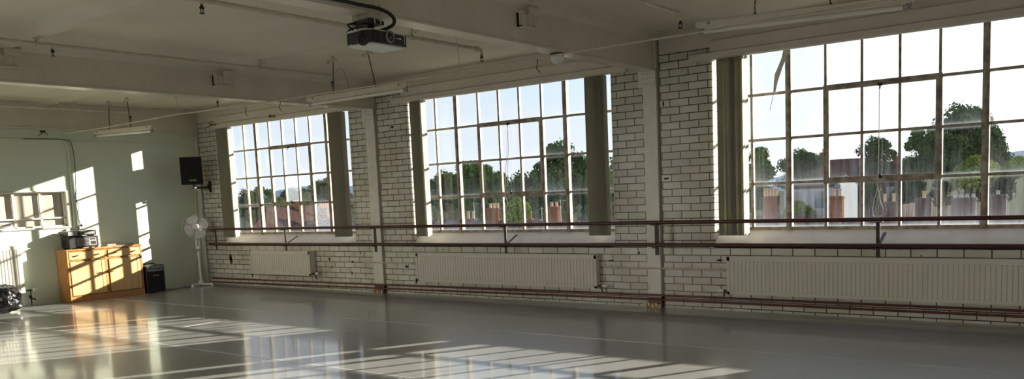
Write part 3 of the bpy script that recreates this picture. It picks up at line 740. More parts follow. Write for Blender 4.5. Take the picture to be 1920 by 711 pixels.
# ------------------------------------------------------------------ conduits and cables on the green wall
t = thing('surface_conduit', 'green painted conduit running along and down the green wall', 'conduit', (LX, -2.3, 1.2))
m = MB(); m.tube([(LX + .016, -9.0, 2.60), (LX + .016, -2.40, 2.552), (LX + .016, -2.32, 2.535), (LX + .016, -2.28, 2.47), (LX + .016, -2.285, 1.9), (LX + .016, -2.30, 1.16)], .014, 10)
m.tube([(LX + .012, -2.30, 2.545), (LX + .012, -.30, 2.538), (LX + .012, -.17, 2.52), (LX + .012, -.115, 2.45), (LX + .012, -.11, 1.95), (LX + .012, -.11, .2)], .010, 10)
m.build('pipe_run', M['green'], t, smooth=True)
for (y, z) in ((-3.0, 2.557), (-1.6, 2.543), (-2.283, 2.1), (-2.29, 1.6), (-.11, 1.4)):
    MB().box(LX + .001, LX + .03, y - .016, y + .016, z - .016, z + .016).build('saddle', M['green'], t, bevel=.003)
m = MB(); m.cable([(LX + .046, -2.95, 2.56), (LX + .046, -2.35, 2.565), (LX + .048, -2.24, 2.50), (LX + .046, -2.215, 2.2), (LX + .046, -2.24, 1.75), (LX + .046, -2.26, 1.5), (LX + .046, -2.235, 1.33), (LX + .05, -2.25, 1.17)], .0055, 8)
m.cable([(LX + .046, -2.232, 1.78), (LX + .05, -2.262, 1.66), (LX + .048, -2.225, 1.50), (LX + .05, -2.26, 1.33), (LX + .06, -2.20, 1.18)], .005, 8)
tag(m.build('black_cable', M['rubber'], origin=(LX + .034, -2.25, 1.17), smooth=True), 'black twisted cable running down the green wall beside the internal window', 'cable')
# black hook and little bell under the end beam
t = thing('black_hook', 'small black hook below the cream beam on the green wall', 'hook', (LX + .05, -2.66, 2.66))
m = MB(); m.box(LX + .051, LX + .056, -2.70, -2.62, 2.665, 2.695); m.tube([(LX + .055, -2.66, 2.68), (LX + .09, -2.64, 2.66), (LX + .10, -2.61, 2.63)], .006, 8); m.tube([(LX + .055, -2.67, 2.67), (LX + .08, -2.70, 2.63), (LX + .07, -2.73, 2.62)], .005, 8)
m.build('hook', M['dark_metal'], t, smooth=True)

# ------------------------------------------------------------------ sideboard
t = thing('sideboard', 'golden oak sideboard with two drawers and two doors against the green wall', 'cabinet', (.25, -2.03, 0))
ya, yb, xf, zt = -2.635, -1.415, .44, .835
m = MB()
m.box(LX + .012, xf - .012, ya, ya + .022, .0005, zt - .022); m.box(LX + .012, xf - .012, yb - .022, yb, .0005, zt - .022)
m.box(LX + .012, xf - .014, ya + .022, yb - .022, .075, .095); m.box(LX + .012, LX + .02, ya, yb, .075, zt - .022)
m.box(xf - .034, xf - .014, ya + .022, yb - .022, .0005, .095)
m.build('carcass', M['cabinet'], t, bevel=.002)
m = MB(); m.box(xf - .03, xf - .002, ya, ya + .03, .0005, zt - .022); m.box(xf - .03, xf - .002, yb - .03, yb, .0005, zt - .022); m.box(xf - .03, xf - .008, -2.04, -1.99, .095, zt - .022)
m.box(xf - .03, xf - .006, ya + .03, yb - .03, zt - .04, zt - .022); m.box(xf - .03, xf - .012, ya + .03, yb - .03, .645, .665)
m.box(xf - .03, xf - .004, ya + .03, yb - .03, .0006, .095)
m.build('face_frame', M['cabinet'], t, bevel=.002)
MB().box(LX + .006, xf + .012, ya - .012, yb + .012, zt - .022, zt).build('top', M['cabinet'], t, bevel=.004)
for (a, b) in ((ya + .035, -2.045), (-1.985, yb - .035)):
    d = MB().box(xf - .022, xf + .004, a, b, .672, .790).build('drawer', M['cabinet_front'], t, bevel=.003)
    for y in (a + (b - a) * .2, a + (b - a) * .8):
        k = MB(); k.lathe([(.006, 0), (.006, .014), (.013, .018), (.013, .026), (.002, .028)], 12, Matrix.Translation((xf + .004, y, .735)) @ Matrix.Rotation(PI / 2, 4, 'Y')); k.box(xf + .022, xf + .032, y - .03, y + .03, .728, .742); k.build('knob', M['darkwood'], d, smooth=False, bevel=.002)
for i_, (a, b) in enumerate(((ya + .04, -2.05), (-1.98, yb - .04))):
    m = MB(); m.box(xf - .022, xf - .002, a, b, .105, .638); m.box(xf - .004, xf + .006, a, a + .012, .105, .638)
    m.box(xf - .003, xf + .002, a + .012, b - .06, .115, .625); m.box(xf - .003, xf + .003, b - .052, b, .105, .638)
    d = m.build('door', M['cabinet_front'], t, bevel=.002)
    y = b - .085 if i_ == 0 else a + .03
    k = MB(); k.lathe([(.006, 0), (.006, .012), (.012, .016), (.002, .024)], 12, Matrix.Translation((xf + .002, y, .435)) @ Matrix.Rotation(PI / 2, 4, 'Y')); k.box(xf + .016, xf + .027, y - .032, y + .032, .428, .442); k.build('knob', M['darkwood'], d, bevel=.002)

# amplifier, disc player and things on the sideboard
t = thing('mixer_amplifier', 'black mixer amplifier with silver control panel on the sideboard', 'amplifier', (.25, -2.32, zt))
m = MB(); m.box(.13, .385, -2.555, -2.085, zt + .014, zt + .195); m.build('case', M['black'], t, bevel=.012, seg=3)
for y in (-2.52, -2.12):
    for x in (.16, .355): MB().box(x - .015, x + .015, y - .015, y + .015, zt + .0005, zt + .016).build('foot', M['rubber'], t)
MB().box(.384, .389, -2.43, -2.125, zt + .045, zt + .165).build('control_panel', M['silver'], t, bevel=.001)
for r in range(5):
    for c in range(9):
        y = -2.415 + c * .021; z = zt + .058 + r * .023
        MB().lathe([(.007, 0), (.006, .010), (.001, .011)], 8, Matrix.Translation((.389, y, z)) @ Matrix.Rotation(PI / 2, 4, 'Y')).build('knob', M['black'], t, smooth=True)
MB().box(.389, .393, -2.22, -2.14, zt + .135, zt + .155).build('display', M['black'], t); MB().box(.389, .391, -2.215, -2.135, zt + .06, zt + .11).build('slider_panel', M['black'], t)
m = MB(); m.tube([(.25, -2.556, zt + .13), (.25, -2.58, zt + .13), (.25, -2.58, zt + .08), (.25, -2.556, zt + .08)], .008, 8); m.build('carry_handle', M['rubber'], t, smooth=True)
t = thing('disc_player', 'low black and grey disc player lying on top of the mixer amplifier', 'disc player', (.25, -2.32, zt + .196))
z0 = zt + .1955
m = MB(); m.box(.12, .36, -2.56, -2.10, z0 + .010, z0 + .085); m.build('case', M['black'], t, bevel=.006)
m = MB(); m.box(.36, .366, -2.55, -2.40, z0 + .016, z0 + .08); m.build('front_panel', M['greyplastic'], t, bevel=.002); MB().box(.36, .368, -2.30, -2.13, z0 + .03, z0 + .07).build('display', M['greyplastic'], t, bevel=.002)
m = MB(); m.box(.13, .35, -2.55, -2.11, z0 + .084, z0 + .092); m.build('lid', M['silver'], t, bevel=.003)
for y in (-2.52, -2.14): MB().box(.15, .34, y - .012, y + .012, z0, z0 + .012).build('foot', M['rubber'], t)
t = thing('lamp_clamp', 'small black clip-on gadget with knobs standing on the disc player', 'gadget', (.20, -2.26, z0 + .092))
m = MB(); zb_ = z0 + .0925
m.box(.17, .24, -2.31, -2.22, zb_, zb_ + .022); m.tube([(.2, -2.29, zb_ + .02), (.2, -2.28, zb_ + .07), (.2, -2.25, zb_ + .085)], .010, 8); m.sphere((.2, -2.245, zb_ + .075), .02, 10, 6); m.sphere((.21, -2.30, zb_ + .05), .018, 10, 6)
m.build('body', M['black'], t, smooth=True)
PAP = [(-1.93, .30, .11, .16, .2, M['paper'], 'white paper sheet beside the mixer amplifier on the sideboard', 'sheet of paper', .0012), (-1.80, .22, .13, .10, -.3, M['palepipe'], 'buff notepad lying on the middle of the sideboard', 'notepad', .03),
       (-1.62, .26, .20, .14, .35, M['paper'], 'white leaflet lying aslant on the right half of the sideboard', 'leaflet', .0015), (-1.50, .22, .10, .13, -.1, M['black'], 'small black booklet at the right end of the sideboard', 'booklet', .010)]
for (y, x, wy, wx, a, mt_, lab, cat, th) in PAP:
    b = MB().box(-wx / 2, wx / 2, -wy / 2, wy / 2, 0, th); b.xf(Matrix.Translation((x, y, zt + .0004)) @ Matrix.Rotation(a, 4, 'Z'))
    tag(b.build(cat.replace(' ', '_'), mt_, origin=(x, y, zt)), lab, cat)

# black loudspeaker on the floor
t = thing('floor_amplifier', 'black cube amplifier on the floor between the sideboard and the fan', 'amplifier', (.30, -1.2, 0))
m = MB(); m.box(.13, .47, -1.385, -1.055, .012, .46); m.build('cabinet', M['black'], t, bevel=.012, seg=3)
MB().box(.470, .478, -1.365, -1.075, .03, .35).build('grille', M['black_cloth'], t, bevel=.004)
MB().box(.470, .476, -1.365, -1.075, .365, .445).build('control_panel', M['greyplastic'], t)
for k in range(7): MB().lathe([(.011, 0), (.009, .014), (.001, .015)], 10, Matrix.Translation((.476, -1.34 + k * .04, .405)) @ Matrix.Rotation(PI / 2, 4, 'Y')).build('knob', M['black'], t, smooth=True)
MB().box(.478, .480, -1.27, -1.16, .285, .297).build('badge', M['silver'], t)
m = MB(); m.tube([(.3, -1.32, .458), (.3, -1.30, .485), (.3, -1.14, .485), (.3, -1.12, .458)], .009, 8); m.build('carry_handle', M['rubber'], t, smooth=True)
for x in (.17, .43):
    for y in (-1.35, -1.09): MB().lathe([(.018, 0.0005), (.018, .014)], 10, Matrix.Translation((x, y, 0))).build('foot', M['rubber'], t)
m = MB(); m.cable([(.32, -1.05, .02), (.36, -.98, .006), (.42, -.86, .006), (.36, -.72, .006), (.34, -.60, .006), (.30, -.50, .006)], .005, 8)
tag(m.build('floor_cable', M['rubber'], origin=(.36, -.8, 0), smooth=True), 'black cable on the floor from the cube amplifier towards the fan', 'cable')

# black bag at the left edge
def bag():
    bm = bmesh.new(); bmesh.ops.create_icosphere(bm, subdivisions=5, radius=1)
    random.seed(5)
    from mathutils import noise
    for v in bm.verts:
        p = v.co.copy(); d = noise.noise(p * 1.7 + Vector((3, 1, 2))) * .20 + noise.noise(p * 4.1) * .10 + noise.noise(p * 9) * .035
        p *= 1 + d
        z = p.z
        wide = 1 + .55 * max(0, -z) ** 1.2
        p.x *= .25 * wide; p.y *= .24 * wide
        p.z = .215 + .215 * z
        if p.z < .012: p.z = .001 + .011 * max(0, min(1, (p.z + .05) / .062))
        v.co = p
    me = bpy.data.meshes.new('rubbish_bag'); bm.to_mesh(me); bm.free(); me.materials.append(M['blackbag'])
    for q in me.polygons: q.use_smooth = True
    o = bpy.data.objects.new('bin_bag', me); COL.objects.link(o); o.location = (.52, -3.66, 0); o['_o'] = [.52, -3.66, 0]
    tag(o, 'crumpled shiny black plastic bag on the floor at the left edge', 'bag')
    k = MB(); k.tube([(.52, -3.68, .415), (.53, -3.69, .45), (.50, -3.71, .47)], [.035, .02, .04], 10); k.build('knot', M['blackbag'], o, smooth=True)
bag()

# ------------------------------------------------------------------ pedestal fan
bx, by = .345, -.295
t = thing('pedestal_fan', 'white pedestal fan standing in the corner by the brick wall', 'fan', (bx, by, 0))
m = MB()
for a in (math.radians(20), math.radians(110)):
    d = Vector((math.cos(a), math.sin(a), 0)) * .255
    m.bar(Vector((bx, by, .028)) - d, Vector((bx, by, .028)) + d, .052, .030)
m.lathe([(.055, .03), (.05, .06), (.034, .085), (.03, .10)], 18, Matrix.Translation((bx, by, 0)))
m.build('cross_base', M['whiteplastic'], t, bevel=.006)
for a in (20, 110, 200, 290):
    d = Vector((math.cos(math.radians(a)), math.sin(math.radians(a)), 0)) * .235; MB().box(bx + d.x - .02, bx + d.x + .02, by + d.y - .02, by + d.y + .02, .0005, .015).build('foot_pad', M['whiteplastic'], t)
MB().lathe([(.021, .08), (.021, .54), (.028, .545), (.028, .60), (.016, .61)], 16, Matrix.Translation((bx, by, 0))).build('outer_pole', M['whiteplastic'], t, smooth=True)
MB().cyl((bx, by, .58), (bx, by, .80), .011, 12).build('inner_pole', M['chrome'], t, smooth=True)
fd = Vector((.80, -.60, .0)).normalized()
rzf = math.atan2(fd.y, fd.x)
HM = Matrix.Translation((bx, by, 1.055)) @ Matrix.Rotation(rzf, 4, 'Z') @ Matrix.Rotation(-.06, 4, 'Y')
m = MB(); m.prism([(-.05, -.40), (.045, -.40), (.055, -.30), (.05, -.12), (.02, -.06), (-.05, -.06), (-.06, -.25)], 'y', -.04, .04); m.xf(HM); m.build('control_neck', M['whiteplastic'], t, bevel=.012, seg=3)
for k in range(4): MB().box(.05, .062, -.014, .014, -.335 + k * .035, -.315 + k * .035).xf(HM).build('push_button', M['greyplastic'], t)
FM = HM @ Matrix.Translation((.06, 0, 0)) @ Matrix.Rotation(PI / 2, 4, 'Y')   # local z = fan axis
m = MB(); m.lathe([(.03, -.20), (.06, -.19), (.075, -.14), (.075, -.05), (.05, -.02)], 20, FM); m.build('motor_housing', M['whiteplastic'], t, smooth=True)
R_ = .235
def cage(zs, name):
    m = MB()
    m.tube([FM @ Vector((R_ * math.cos(a), R_ * math.sin(a), .02)) for a in [2 * PI * k / 48 for k in range(48)]], .006, 6, closed=True)
    for rr in (.16, .085): 
        zz_ = .02 + zs * (1 - (rr / R_) ** 2)
        m.tube([FM @ Vector((rr * math.cos(a), rr * math.sin(a), zz_)) for a in [2 * PI * k / 40 for k in range(40)]], .002, 5, closed=True)
    for k in range(40):
        a = 2 * PI * k / 40; pts_ = []
        for q in range(6):
            rr = .05 + (R_ - .05) * q / 5; pts_.append(FM @ Vector((rr * math.cos(a + .0 * q), rr * math.sin(a), .02 + zs * (1 - (rr / R_) ** 2))))
        m.tube(pts_, .0011, 4)
    m.build(name, M['whiteplastic'], t, smooth=True)
cage(.075, 'front_guard'); cage(-.06, 'rear_guard')
MB().lathe([(.052, .088), (.050, .098), (.03, .104), (.001, .106)], 20, FM).build('guard_badge', M['whiteplastic'], t, smooth=True)
hub = MB(); hub.lathe([(.045, -.03), (.045, .03), (.03, .045), (.001, .05)], 18, FM); hub = hub.build('rotor_hub', M['whiteplastic'], t, smooth=True)
BLD = mat('translucent_white_blade', (.74, .76, .78), .3, var=.04)
for k in range(4):
    a0 = math.radians(28 + 90 * k); m = MB(); top_, bot_ = [], []
    def bp(r, s_):   # s_ in -1..1 across the blade
        wv = .34 + .38 * math.sin(min(1, r / .2) * PI * .72)
        ang = a0 + s_ * wv * (1 - .10 * s_)
        return Vector((r * math.cos(ang), r * math.sin(ang), .012 - s_ * .022))
    g_ = []
    for i_ in range(7):
        r = .04 + .165 * i_ / 6
        sc_ = math.sqrt(max(.05, 1 - max(0, (i_ - 4) / 2.6) ** 2))
        g_.append([bp(r, (j_ / 6 * 2 - 1) * sc_) for j_ in range(7)])
    for th in (-.001, .001):
        vs_ = [FM @ (p + Vector((0, 0, th))) for row in g_ for p in row]
        m._add(vs_, [(i_ * 7 + j_, i_ * 7 + j_ + 1, (i_ + 1) * 7 + j_ + 1, (i_ + 1) * 7 + j_) for i_ in range(6) for j_ in range(6)])
    m.build('blade', BLD, t, smooth=True)
m = MB(); m.cable([HM @ Vector((-.06, 0, -.33)), HM @ Vector((-.09, .0, -.5)), (bx - .03, by - .02, .45), (bx - .07, by - .03, .25), (bx - .02, by - .10, .10), (bx - .02, by - .14, .055)], .004, 8); m.build('mains_lead', M['greyplastic'], t, smooth=True)

# ------------------------------------------------------------------ wall loudspeaker
sx, sy, sz = .52, -.40, 1.80
t = thing('corner_speaker', 'black loudspeaker with white lettering mounted on the brick wall in the corner', 'loudspeaker', (sx, sy, sz))
yaw = math.radians(50)
SM = Matrix.Translation((sx, sy, sz)) @ Matrix.Rotation(yaw, 4, 'Z')
W2, D2, H2 = .185, .13, .475
m = MB(); m.prism([(-W2, -D2), (W2, -D2), (W2 * .72, D2), (-W2 * .72, D2)], 'z', 0, H2); m.xf(SM); m.build('cabinet', M['black'], t, bevel=.012, seg=3)
m = MB(); m.box(-W2 + .012, W2 - .012, -D2 - .010, -D2 - .001, .015, H2 - .015); m.xf(SM); m.build('grille', M['black_cloth'], t, bevel=.005)
tm = SM @ Matrix(((1, 0, 0, -.045), (0, 0, -1, -D2 - .0112), (0, 1, 0, .062), (0, 0, 0, 1)))
text_mesh('maker_name', 'Laney', .052, tm, M['whiteplastic'], t)
m = MB(); m.tube([SM @ Vector((.0, .03, .0)), SM @ Vector((.0, .03, -.075))], .017, 12); m.tube([SM @ Vector((0, .03, -.06)), (.43, -.16, 1.745), (.42, -.012, 1.755)], .02, 12); m.build('bracket_arm', M['dark_metal'], t, smooth=True)
m = MB(); m.box(.385, .455, -.016, -.002, 1.66, 1.86); m.box(.40, .44, -.05, -.014, 1.71, 1.80); m.build('wall_plate', M['dark_metal'], t, bevel=.003)
m = MB(); m.box(.33, .38, -.24, -.233, 1.70, 1.755); m.build('adjuster', M['chrome'], t, bevel=.002)

# ------------------------------------------------------------------ sprinkler pipes under the ceiling
def sprinkler_head(mb, x, y, z):
    mb.lathe([(.012, z), (.012, z - .018), (.020, z - .022), (.020, z - .03), (.008, z - .036)], 10, Matrix.Translation((x, y, 0)))
    for s_ in (-1, 1): mb.tube([(x + s_ * .016, y, z - .03), (x + s_ * .018, y, z - .048), (x + s_ * .004, y, z - .066)], .0035, 6)
    mb.lathe([(.021, z - .066), (.021, z - .070), (.006, z - .073)], 10, Matrix.Translation((x, y, 0)))
SP = [(.50, 'sprinkler pipe nearest the green wall'), (2.92, 'sprinkler pipe behind the left ceiling beam'), (5.42, 'sprinkler pipe just right of the left ceiling beam'), (7.87, 'sprinkler pipe running behind the projector'), (10.24, 'sprinkler pipe over the right window bay')]
for x, lab in SP:
    t = thing('sprinkler_pipe', 'cream ' + lab, 'pipe', (x, -4, 3.0), 'cream sprinkler pipes under the ceiling')
    z = 3.0
    m = MB(); m.tube([(x, -11.4, z), (x, -1.48, z), (x, -1.44, z - .006), (x, -1.425, z - .03), (x, -1.425, z - .06)], .0205, 14)
    m.lathe([(.027, 0), (.027, .05)], 14, Matrix.Translation((x, -1.53, z)) @ Matrix.Rotation(-PI / 2, 4, 'X'))
    m.build('pipe_run', M['palepipe'], t, smooth=True)
    for y in (-2.53, -5.02, -7.5):
        m = MB(); m.tube([(x, y + .024 * 0, z + .024 * math.sin(a)) if False else (x + .025 * math.cos(a), y, z + .025 * math.sin(a)) for a in [2 * PI * k / 14 for k in range(14)]], .005, 6, closed=True)
        m.box(x - .004, x + .004, y - .008, y + .008, z + .022, 3.094 if y > -3 else 3.055); m.box(x - .03, x + .09, y - .02, y + .02, 3.046, 3.0555); m.tube([(x + .05, y, 3.05), (x + .05, y, 3.03)], .007, 6)
        m.build('hanger', M['palepipe'], t)
    for y in (-4.88, -8.3):
        m = MB(); m.cyl((x, y, z - .015), (x, y, z - .035), .014, 10); m.build('outlet', M['palepipe'], t)
        h = MB(); sprinkler_head(h, x, y, z - .033); h.build('sprinkler_head', M['dark_metal'], t, smooth=True)
    h = MB(); sprinkler_head(h, x, -1.425, z - .058); h.build('sprinkler_head', M['dark_metal'], t, smooth=True)

# ------------------------------------------------------------------ hanging rod along the room with its hooks
t = thing('hanging_rod', 'long cream rod slung under the ceiling beams parallel to the windows', 'rod', (6, -2.2, 2.66))
MB().tube([(.30, -2.42, 2.640), (1.5, -2.36, 2.645), (3.2, -2.25, 2.685), (4.6, -2.2, 2.665), (7.2, -2.2, 2.652), (9.2, -2.2, 2.668), (10.8, -2.2, 2.663), (13.6, -2.2, 2.68)], .0085, 10).build('rod', M['palepipe'], t, smooth=True)
for x, y, z in ((.72, -2.40, 2.652), (3.2, -2.24, 2.695), (8.2, -2.2, 2.67)):
    m = MB(); m.tube([(x - .04, y - .02, CZ - .002), (x, y, z)], .0035, 6); m.sphere((x, y, z), .012, 8, 6); m.build('suspension_wire', M['palepipe'], t)
for x in (4.62, 5.3, 9.12):
    m = MB(); m.cable([(x, -2.2, 2.675), (x + .02, -2.19, 2.64), (x + .012, -2.2, 2.57), (x + .05, -2.2, 2.53)], .004, 6); m.build('wire_hook', M['dark_metal'], t)
t = thing('ceiling_detector', 'white domed detector fixed under the ceiling beam by the right pillar', 'detector', (9.19, -1.93, 2.70))
MB().lathe([(.075, 0), (.075, -.008), (.066, -.02)][::-1], 20, Matrix.Translation((9.19, -1.93, 2.729))).build('base', M['dark_metal'], t, smooth=True)
MB().lathe([(.064, -.018), (.062, -.05), (.045, -.085), (.02, -.10), (.001, -.103)][::-1], 20, Matrix.Translation((9.19, -1.93, 2.729))).build('dome', M['whiteplastic'], t, smooth=True)
m = MB(); m.tube([(.36, -.12, 3.0), (.36, -.12, 2.97)] + [(.36 + .035 * math.sin(a), -.12, 2.93 + .035 * math.cos(a)) for a in [2 * PI * k / 16 for k in range(17)]], .005, 6); m.tube([(.34, -.11, 3.128), (.36, -.12, 3.0)], .003, 6); m.sphere((.36, -.12, 2.99), .03, 10, 6)
tag(m.build('hanging_ring', M['palepipe'], origin=(.36, -.12, 2.95), smooth=True), 'cream ring hook hanging from the ceiling in the room corner', 'hook')

# ------------------------------------------------------------------ fluorescent lights on chains
def chain(mb, p, q, link=.034):
    p, q = Vector(p), Vector(q); L = (q - p).length; n_ = max(2, int(L / (link * .74))); d = (q - p) / L
    for k in range(n_):
        c = p + d * (L * (k + .5) / n_); a = Vector((1, 0, 0)) if k % 2 else Vector((0, 1, 0)); h = link * .5
        mb.tube([c + a * .0075 * math.sin(t_) + d * h * math.cos(t_) for t_ in [2 * PI * i_ / 8 for i_ in range(8)]], .0026, 5, closed=True)
def light(x0, x1, za, zb, y, ch, label):
    t = thing('fluorescent_light', label, 'ceiling light', ((x0 + x1) / 2, y, za), 'fluorescent lights on chains')
    R4 = lambda x: za + (zb - za) * (x - x0) / (x1 - x0)
    m = MB(); m.bar((x0, y, R4(x0) - .022), (x1, y, R4(x1) - .022), .062, .044)
    m.bar((x0 + .02, y, R4(x0) - .05), (x1 - .02, y, R4(x1) - .05), .040, .014); m.build('housing', M['fitting'], t, bevel=.004)
    m = MB(); m.tube([(x0 + .05, y, R4(x0) - .082), (x1 - .05, y, R4(x1) - .082)], .0185, 16); m.build('tube', M['tube'], t, smooth=True)
    for x, s_ in ((x0, 1), (x1, -1)):
        m = MB(); m.box(min(x + s_ * .02, x + s_ * .055), max(x + s_ * .02, x + s_ * .055), y - .017, y + .017, R4(x) - .105, R4(x) - .045); m.cyl((x + s_ * .055, y, R4(x) - .082), (x + s_ * .075, y, R4(x) - .082), .0192, 14); m.build('tube_holder', M['grey_metal'], t, bevel=.003)
    for k in (x0 + .12, x1 - .12): MB().lathe([(.012, 0), (.010, .008), (.001, .01)], 10, Matrix.Translation((k, y - .031, R4(k) - .02)) @ Matrix.Rotation(PI / 2, 4, 'X')).build('cover_screw', M['grey_metal'], t)
    for x, xt in ch:
        m = MB(); chain(m, (xt, y + .01, CZ - .06), (x, y, R4(x) + .012)); m.tube([(x + .012 * math.sin(a), y, R4(x) + .008 + .014 * math.cos(a)) for a in [1.6 * PI * k / 10 - .2 for k in range(11)]], .004, 6); m.build('chain', M['dark_metal'], t)
        m = MB(); m.box(xt - .09, xt + .05, y - .012, y + .012, CZ - .05, CZ - .036); m.box(xt - .012, xt + .012, y - .02, y + .02, CZ - .062, CZ - .0005); m.box(xt - .09, xt - .07, y - .018, y + .018, CZ - .075, CZ - .036); m.tube([(xt + .05, y, CZ - .043), (xt + .075, y, CZ - .055)], .008, 6); m.build('ceiling_clamp', M['palepipe'], t)
YL = -1.9
light(.22, 1.95, 2.702, 2.652, YL, [(.70, .72), (1.33, 1.28)], 'cream fluorescent light hanging on chains in front of the green wall')
light(5.49, 7.19, 2.690, 2.690, YL, [(5.96, 5.98), (6.68, 6.58)], 'cream fluorescent light hanging on chains left of the middle window')
light(10.61, 12.32, 2.802, 2.740, YL, [(11.12, 11.13), (11.72, 11.74)], 'cream fluorescent light hanging on chains above the right window')
m = MB(); m.cable([(6.02, YL, 2.93), (6.06, YL, 2.97), (6.14, YL, 2.95), (6.2, YL, 2.85), (6.24, YL, 2.692)], .004, 6)
tag(m.build('light_flex', M['greyplastic'], origin=(6.1, YL, 2.7), smooth=True), 'thin grey flex looping down onto the middle fluorescent light', 'cable')

# ------------------------------------------------------------------ projector hanging from the beam
t = thing('ceiling_projector', 'white projector with black front hanging under the second ceiling beam', 'projector', (9.24, -4.41, 2.5))
xf_, x0_, y0_, y1_, zb_, zt_ = 9.375, 9.13, -4.60, -4.225, 2.500, 2.600
m = MB(); m.prism([(x0_, y0_ + .03), (x0_ + .03, y0_), (xf_ - .05, y0_), (xf_ - .006, y0_ + .05), (xf_ - .004, y1_), (x0_, y1_)], 'z', zb_ + .016, zt_ - .010); m.build('body', M['black'], t, bevel=.004)
m = MB(); m.prism([(x0_ + .004, y0_ + .03), (x0_ + .03, y0_ + .004), (xf_ - .05, y0_ + .004), (xf_ - .008, y0_ + .052), (xf_ - .006, y1_ - .004), (x0_ + .004, y1_ - .004)], 'z', zt_ - .010, zt_ + .006); m.build('top_shell', M['whiteplastic'], t, bevel=.005)
m = MB(); m.prism([(x0_ + .01, y0_ + .03), (x0_ + .035, y0_ + .01), (xf_ - .055, y0_ + .01), (xf_ - .014, y0_ + .055), (xf_ - .012, y1_ - .008), (x0_ + .01, y1_ - .008)], 'z', zb_ - .002, zb_ + .016); m.build('bottom_shell', M['whiteplastic'], t, bevel=.006)
m = MB()
fr_ = [(xf_ - .16, y0_ - .002), (xf_ - .052, y0_ - .003), (xf_ - .004, y0_ + .048), (xf_ + .004, y0_ + .10), (xf_ + .002, y1_ - .006)]
def zlo(k): return zb_ + (.006, .000, .016, .022, .008)[k]
for k in range(4):
    a, b = fr_[k], fr_[k + 1]
    nx, ny = b[1] - a[1], -(b[0] - a[0]); l = math.hypot(nx, ny); nx, ny = nx / l * .007, ny / l * .007
    zt2 = [zt_ - .016, zt_ - .008, zt_ - .004, zt_ - .006, zt_ - .016]
    m._add([(a[0], a[1], zlo(k)), (b[0], b[1], zlo(k + 1)), (b[0], b[1], zt2[k + 1]), (a[0], a[1], zt2[k]),
            (a[0] + nx, a[1] + ny, zlo(k)), (b[0] + nx, b[1] + ny, zlo(k + 1)), (b[0] + nx, b[1] + ny, zt2[k + 1]), (a[0] + nx, a[1] + ny, zt2[k])],
           [(0, 1, 2, 3), (7, 6, 5, 4), (0, 4, 5, 1), (3, 2, 6, 7), (0, 3, 7, 4), (1, 5, 6, 2)])
m.build('front_fascia', M['black'], t)
yl = -4.40
LM = Matrix.Translation((xf_ + .004, yl, 2.562)) @ Matrix.Rotation(PI / 2, 4, 'Y')
m = MB(); m.lathe([(.042, -.02), (.044, .010), (.040, .020), (.034, .020), (.030, .004)], 24, LM); m.build('lens_ring', M['greyplastic'], t, smooth=True)
m = MB(); m.lathe([(.030, -.01), (.029, .006), (.018, .014), (.001, .017)], 24, LM); m.build('lens', mat('lens_glass', (.01, .01, .012), .05, spec=.8), t, smooth=True)
VM = Matrix.Translation((xf_ - .055, y0_ - .004, 2.528)) @ Matrix.Rotation(math.radians(-60), 4, 'Z') @ Matrix.Rotation(PI / 2, 4, 'Y')
m = MB(); m.lathe([(.040, -.02), (.041, .010), (.034, .020), (.022, .024), (.001, .026)], 22, VM); m.build('air_vent', M['black'], t, smooth=True)
m = MB(); m.box(xf_ + .010, xf_ + .0115, -4.325, -4.312, 2.555, 2.563); m.box(xf_ + .010, xf_ + .0115, -4.305, -4.285, 2.554, 2.564)
for k in range(3): m.box(xf_ + .0095, xf_ + .011, -4.252, -4.248, 2.525 + k * .022, 2.541 + k * .022)
m.build('marking_print', M['whiteplastic'], t)
m = MB(); m.box(9.17, 9.29, -4.50, -4.34, 2.6055, 2.614); m.cyl((9.22, -4.42, 2.61), (9.22, -4.42, 2.665), .026, 14); m.box(9.13, 9.30, -4.52, -4.36, 2.660, 2.688); m.build('mount_plate', M['black'], t, bevel=.003)
m = MB(); m.box(9.13, 9.30, -4.49, -4.39, 2.698, 2.728)
for (x, y) in ((9.15, -4.52), (9.305, -4.40), (9.305, -4.46)): m.cyl((x, y, 2.66), (x, y, 2.80), .0055, 8); m.lathe([(.011, 2.755), (.011, 2.768)], 6, Matrix.Translation((x, y, 0)))
m.build('beam_clamp', M['palepipe'], t)
m = MB()
m.cable([(9.18, -4.54, 2.61), (9.16, -4.58, 2.655), (9.17, -4.50, 2.675)], .007, 8); m.cable([(9.20, -4.52, 2.605), (9.24, -4.57, 2.64), (9.26, -4.48, 2.665)], .006, 8); m.cable([(9.15, -4.59, 2.60), (9.18, -4.56, 2.63), (9.24, -4.50, 2.64)], .006, 8)
m.build('short_leads', M['rubber'], t, smooth=True)
m = MB(); m.cable([(9.318, -8.5, 2.775), (9.318, -5.4, 2.772), (9.316, -5.0, 2.768), (9.318, -4.62, 2.765), (9.335, -4.46, 2.76), (9.345, -4.36, 2.74), (9.35, -4.31, 2.705), (9.34, -4.31, 2.665), (9.30, -4.35, 2.635), (9.25, -4.38, 2.622)], .013, 12)
tag(m.build('projector_cable', M['rubber'], origin=(9.3, -5, 2.77), smooth=True), 'thick black cable running along the beam to the projector', 'cable')
m = MB(); m.box(9.272, 9.298, -8.5, -4.75, 2.749, 2.762)
tag(m.build('cable_tray', M['palepipe'], origin=(9.28, -6, 2.75)), 'thin cream cable tray on the beam behind the projector cable', 'cable tray')

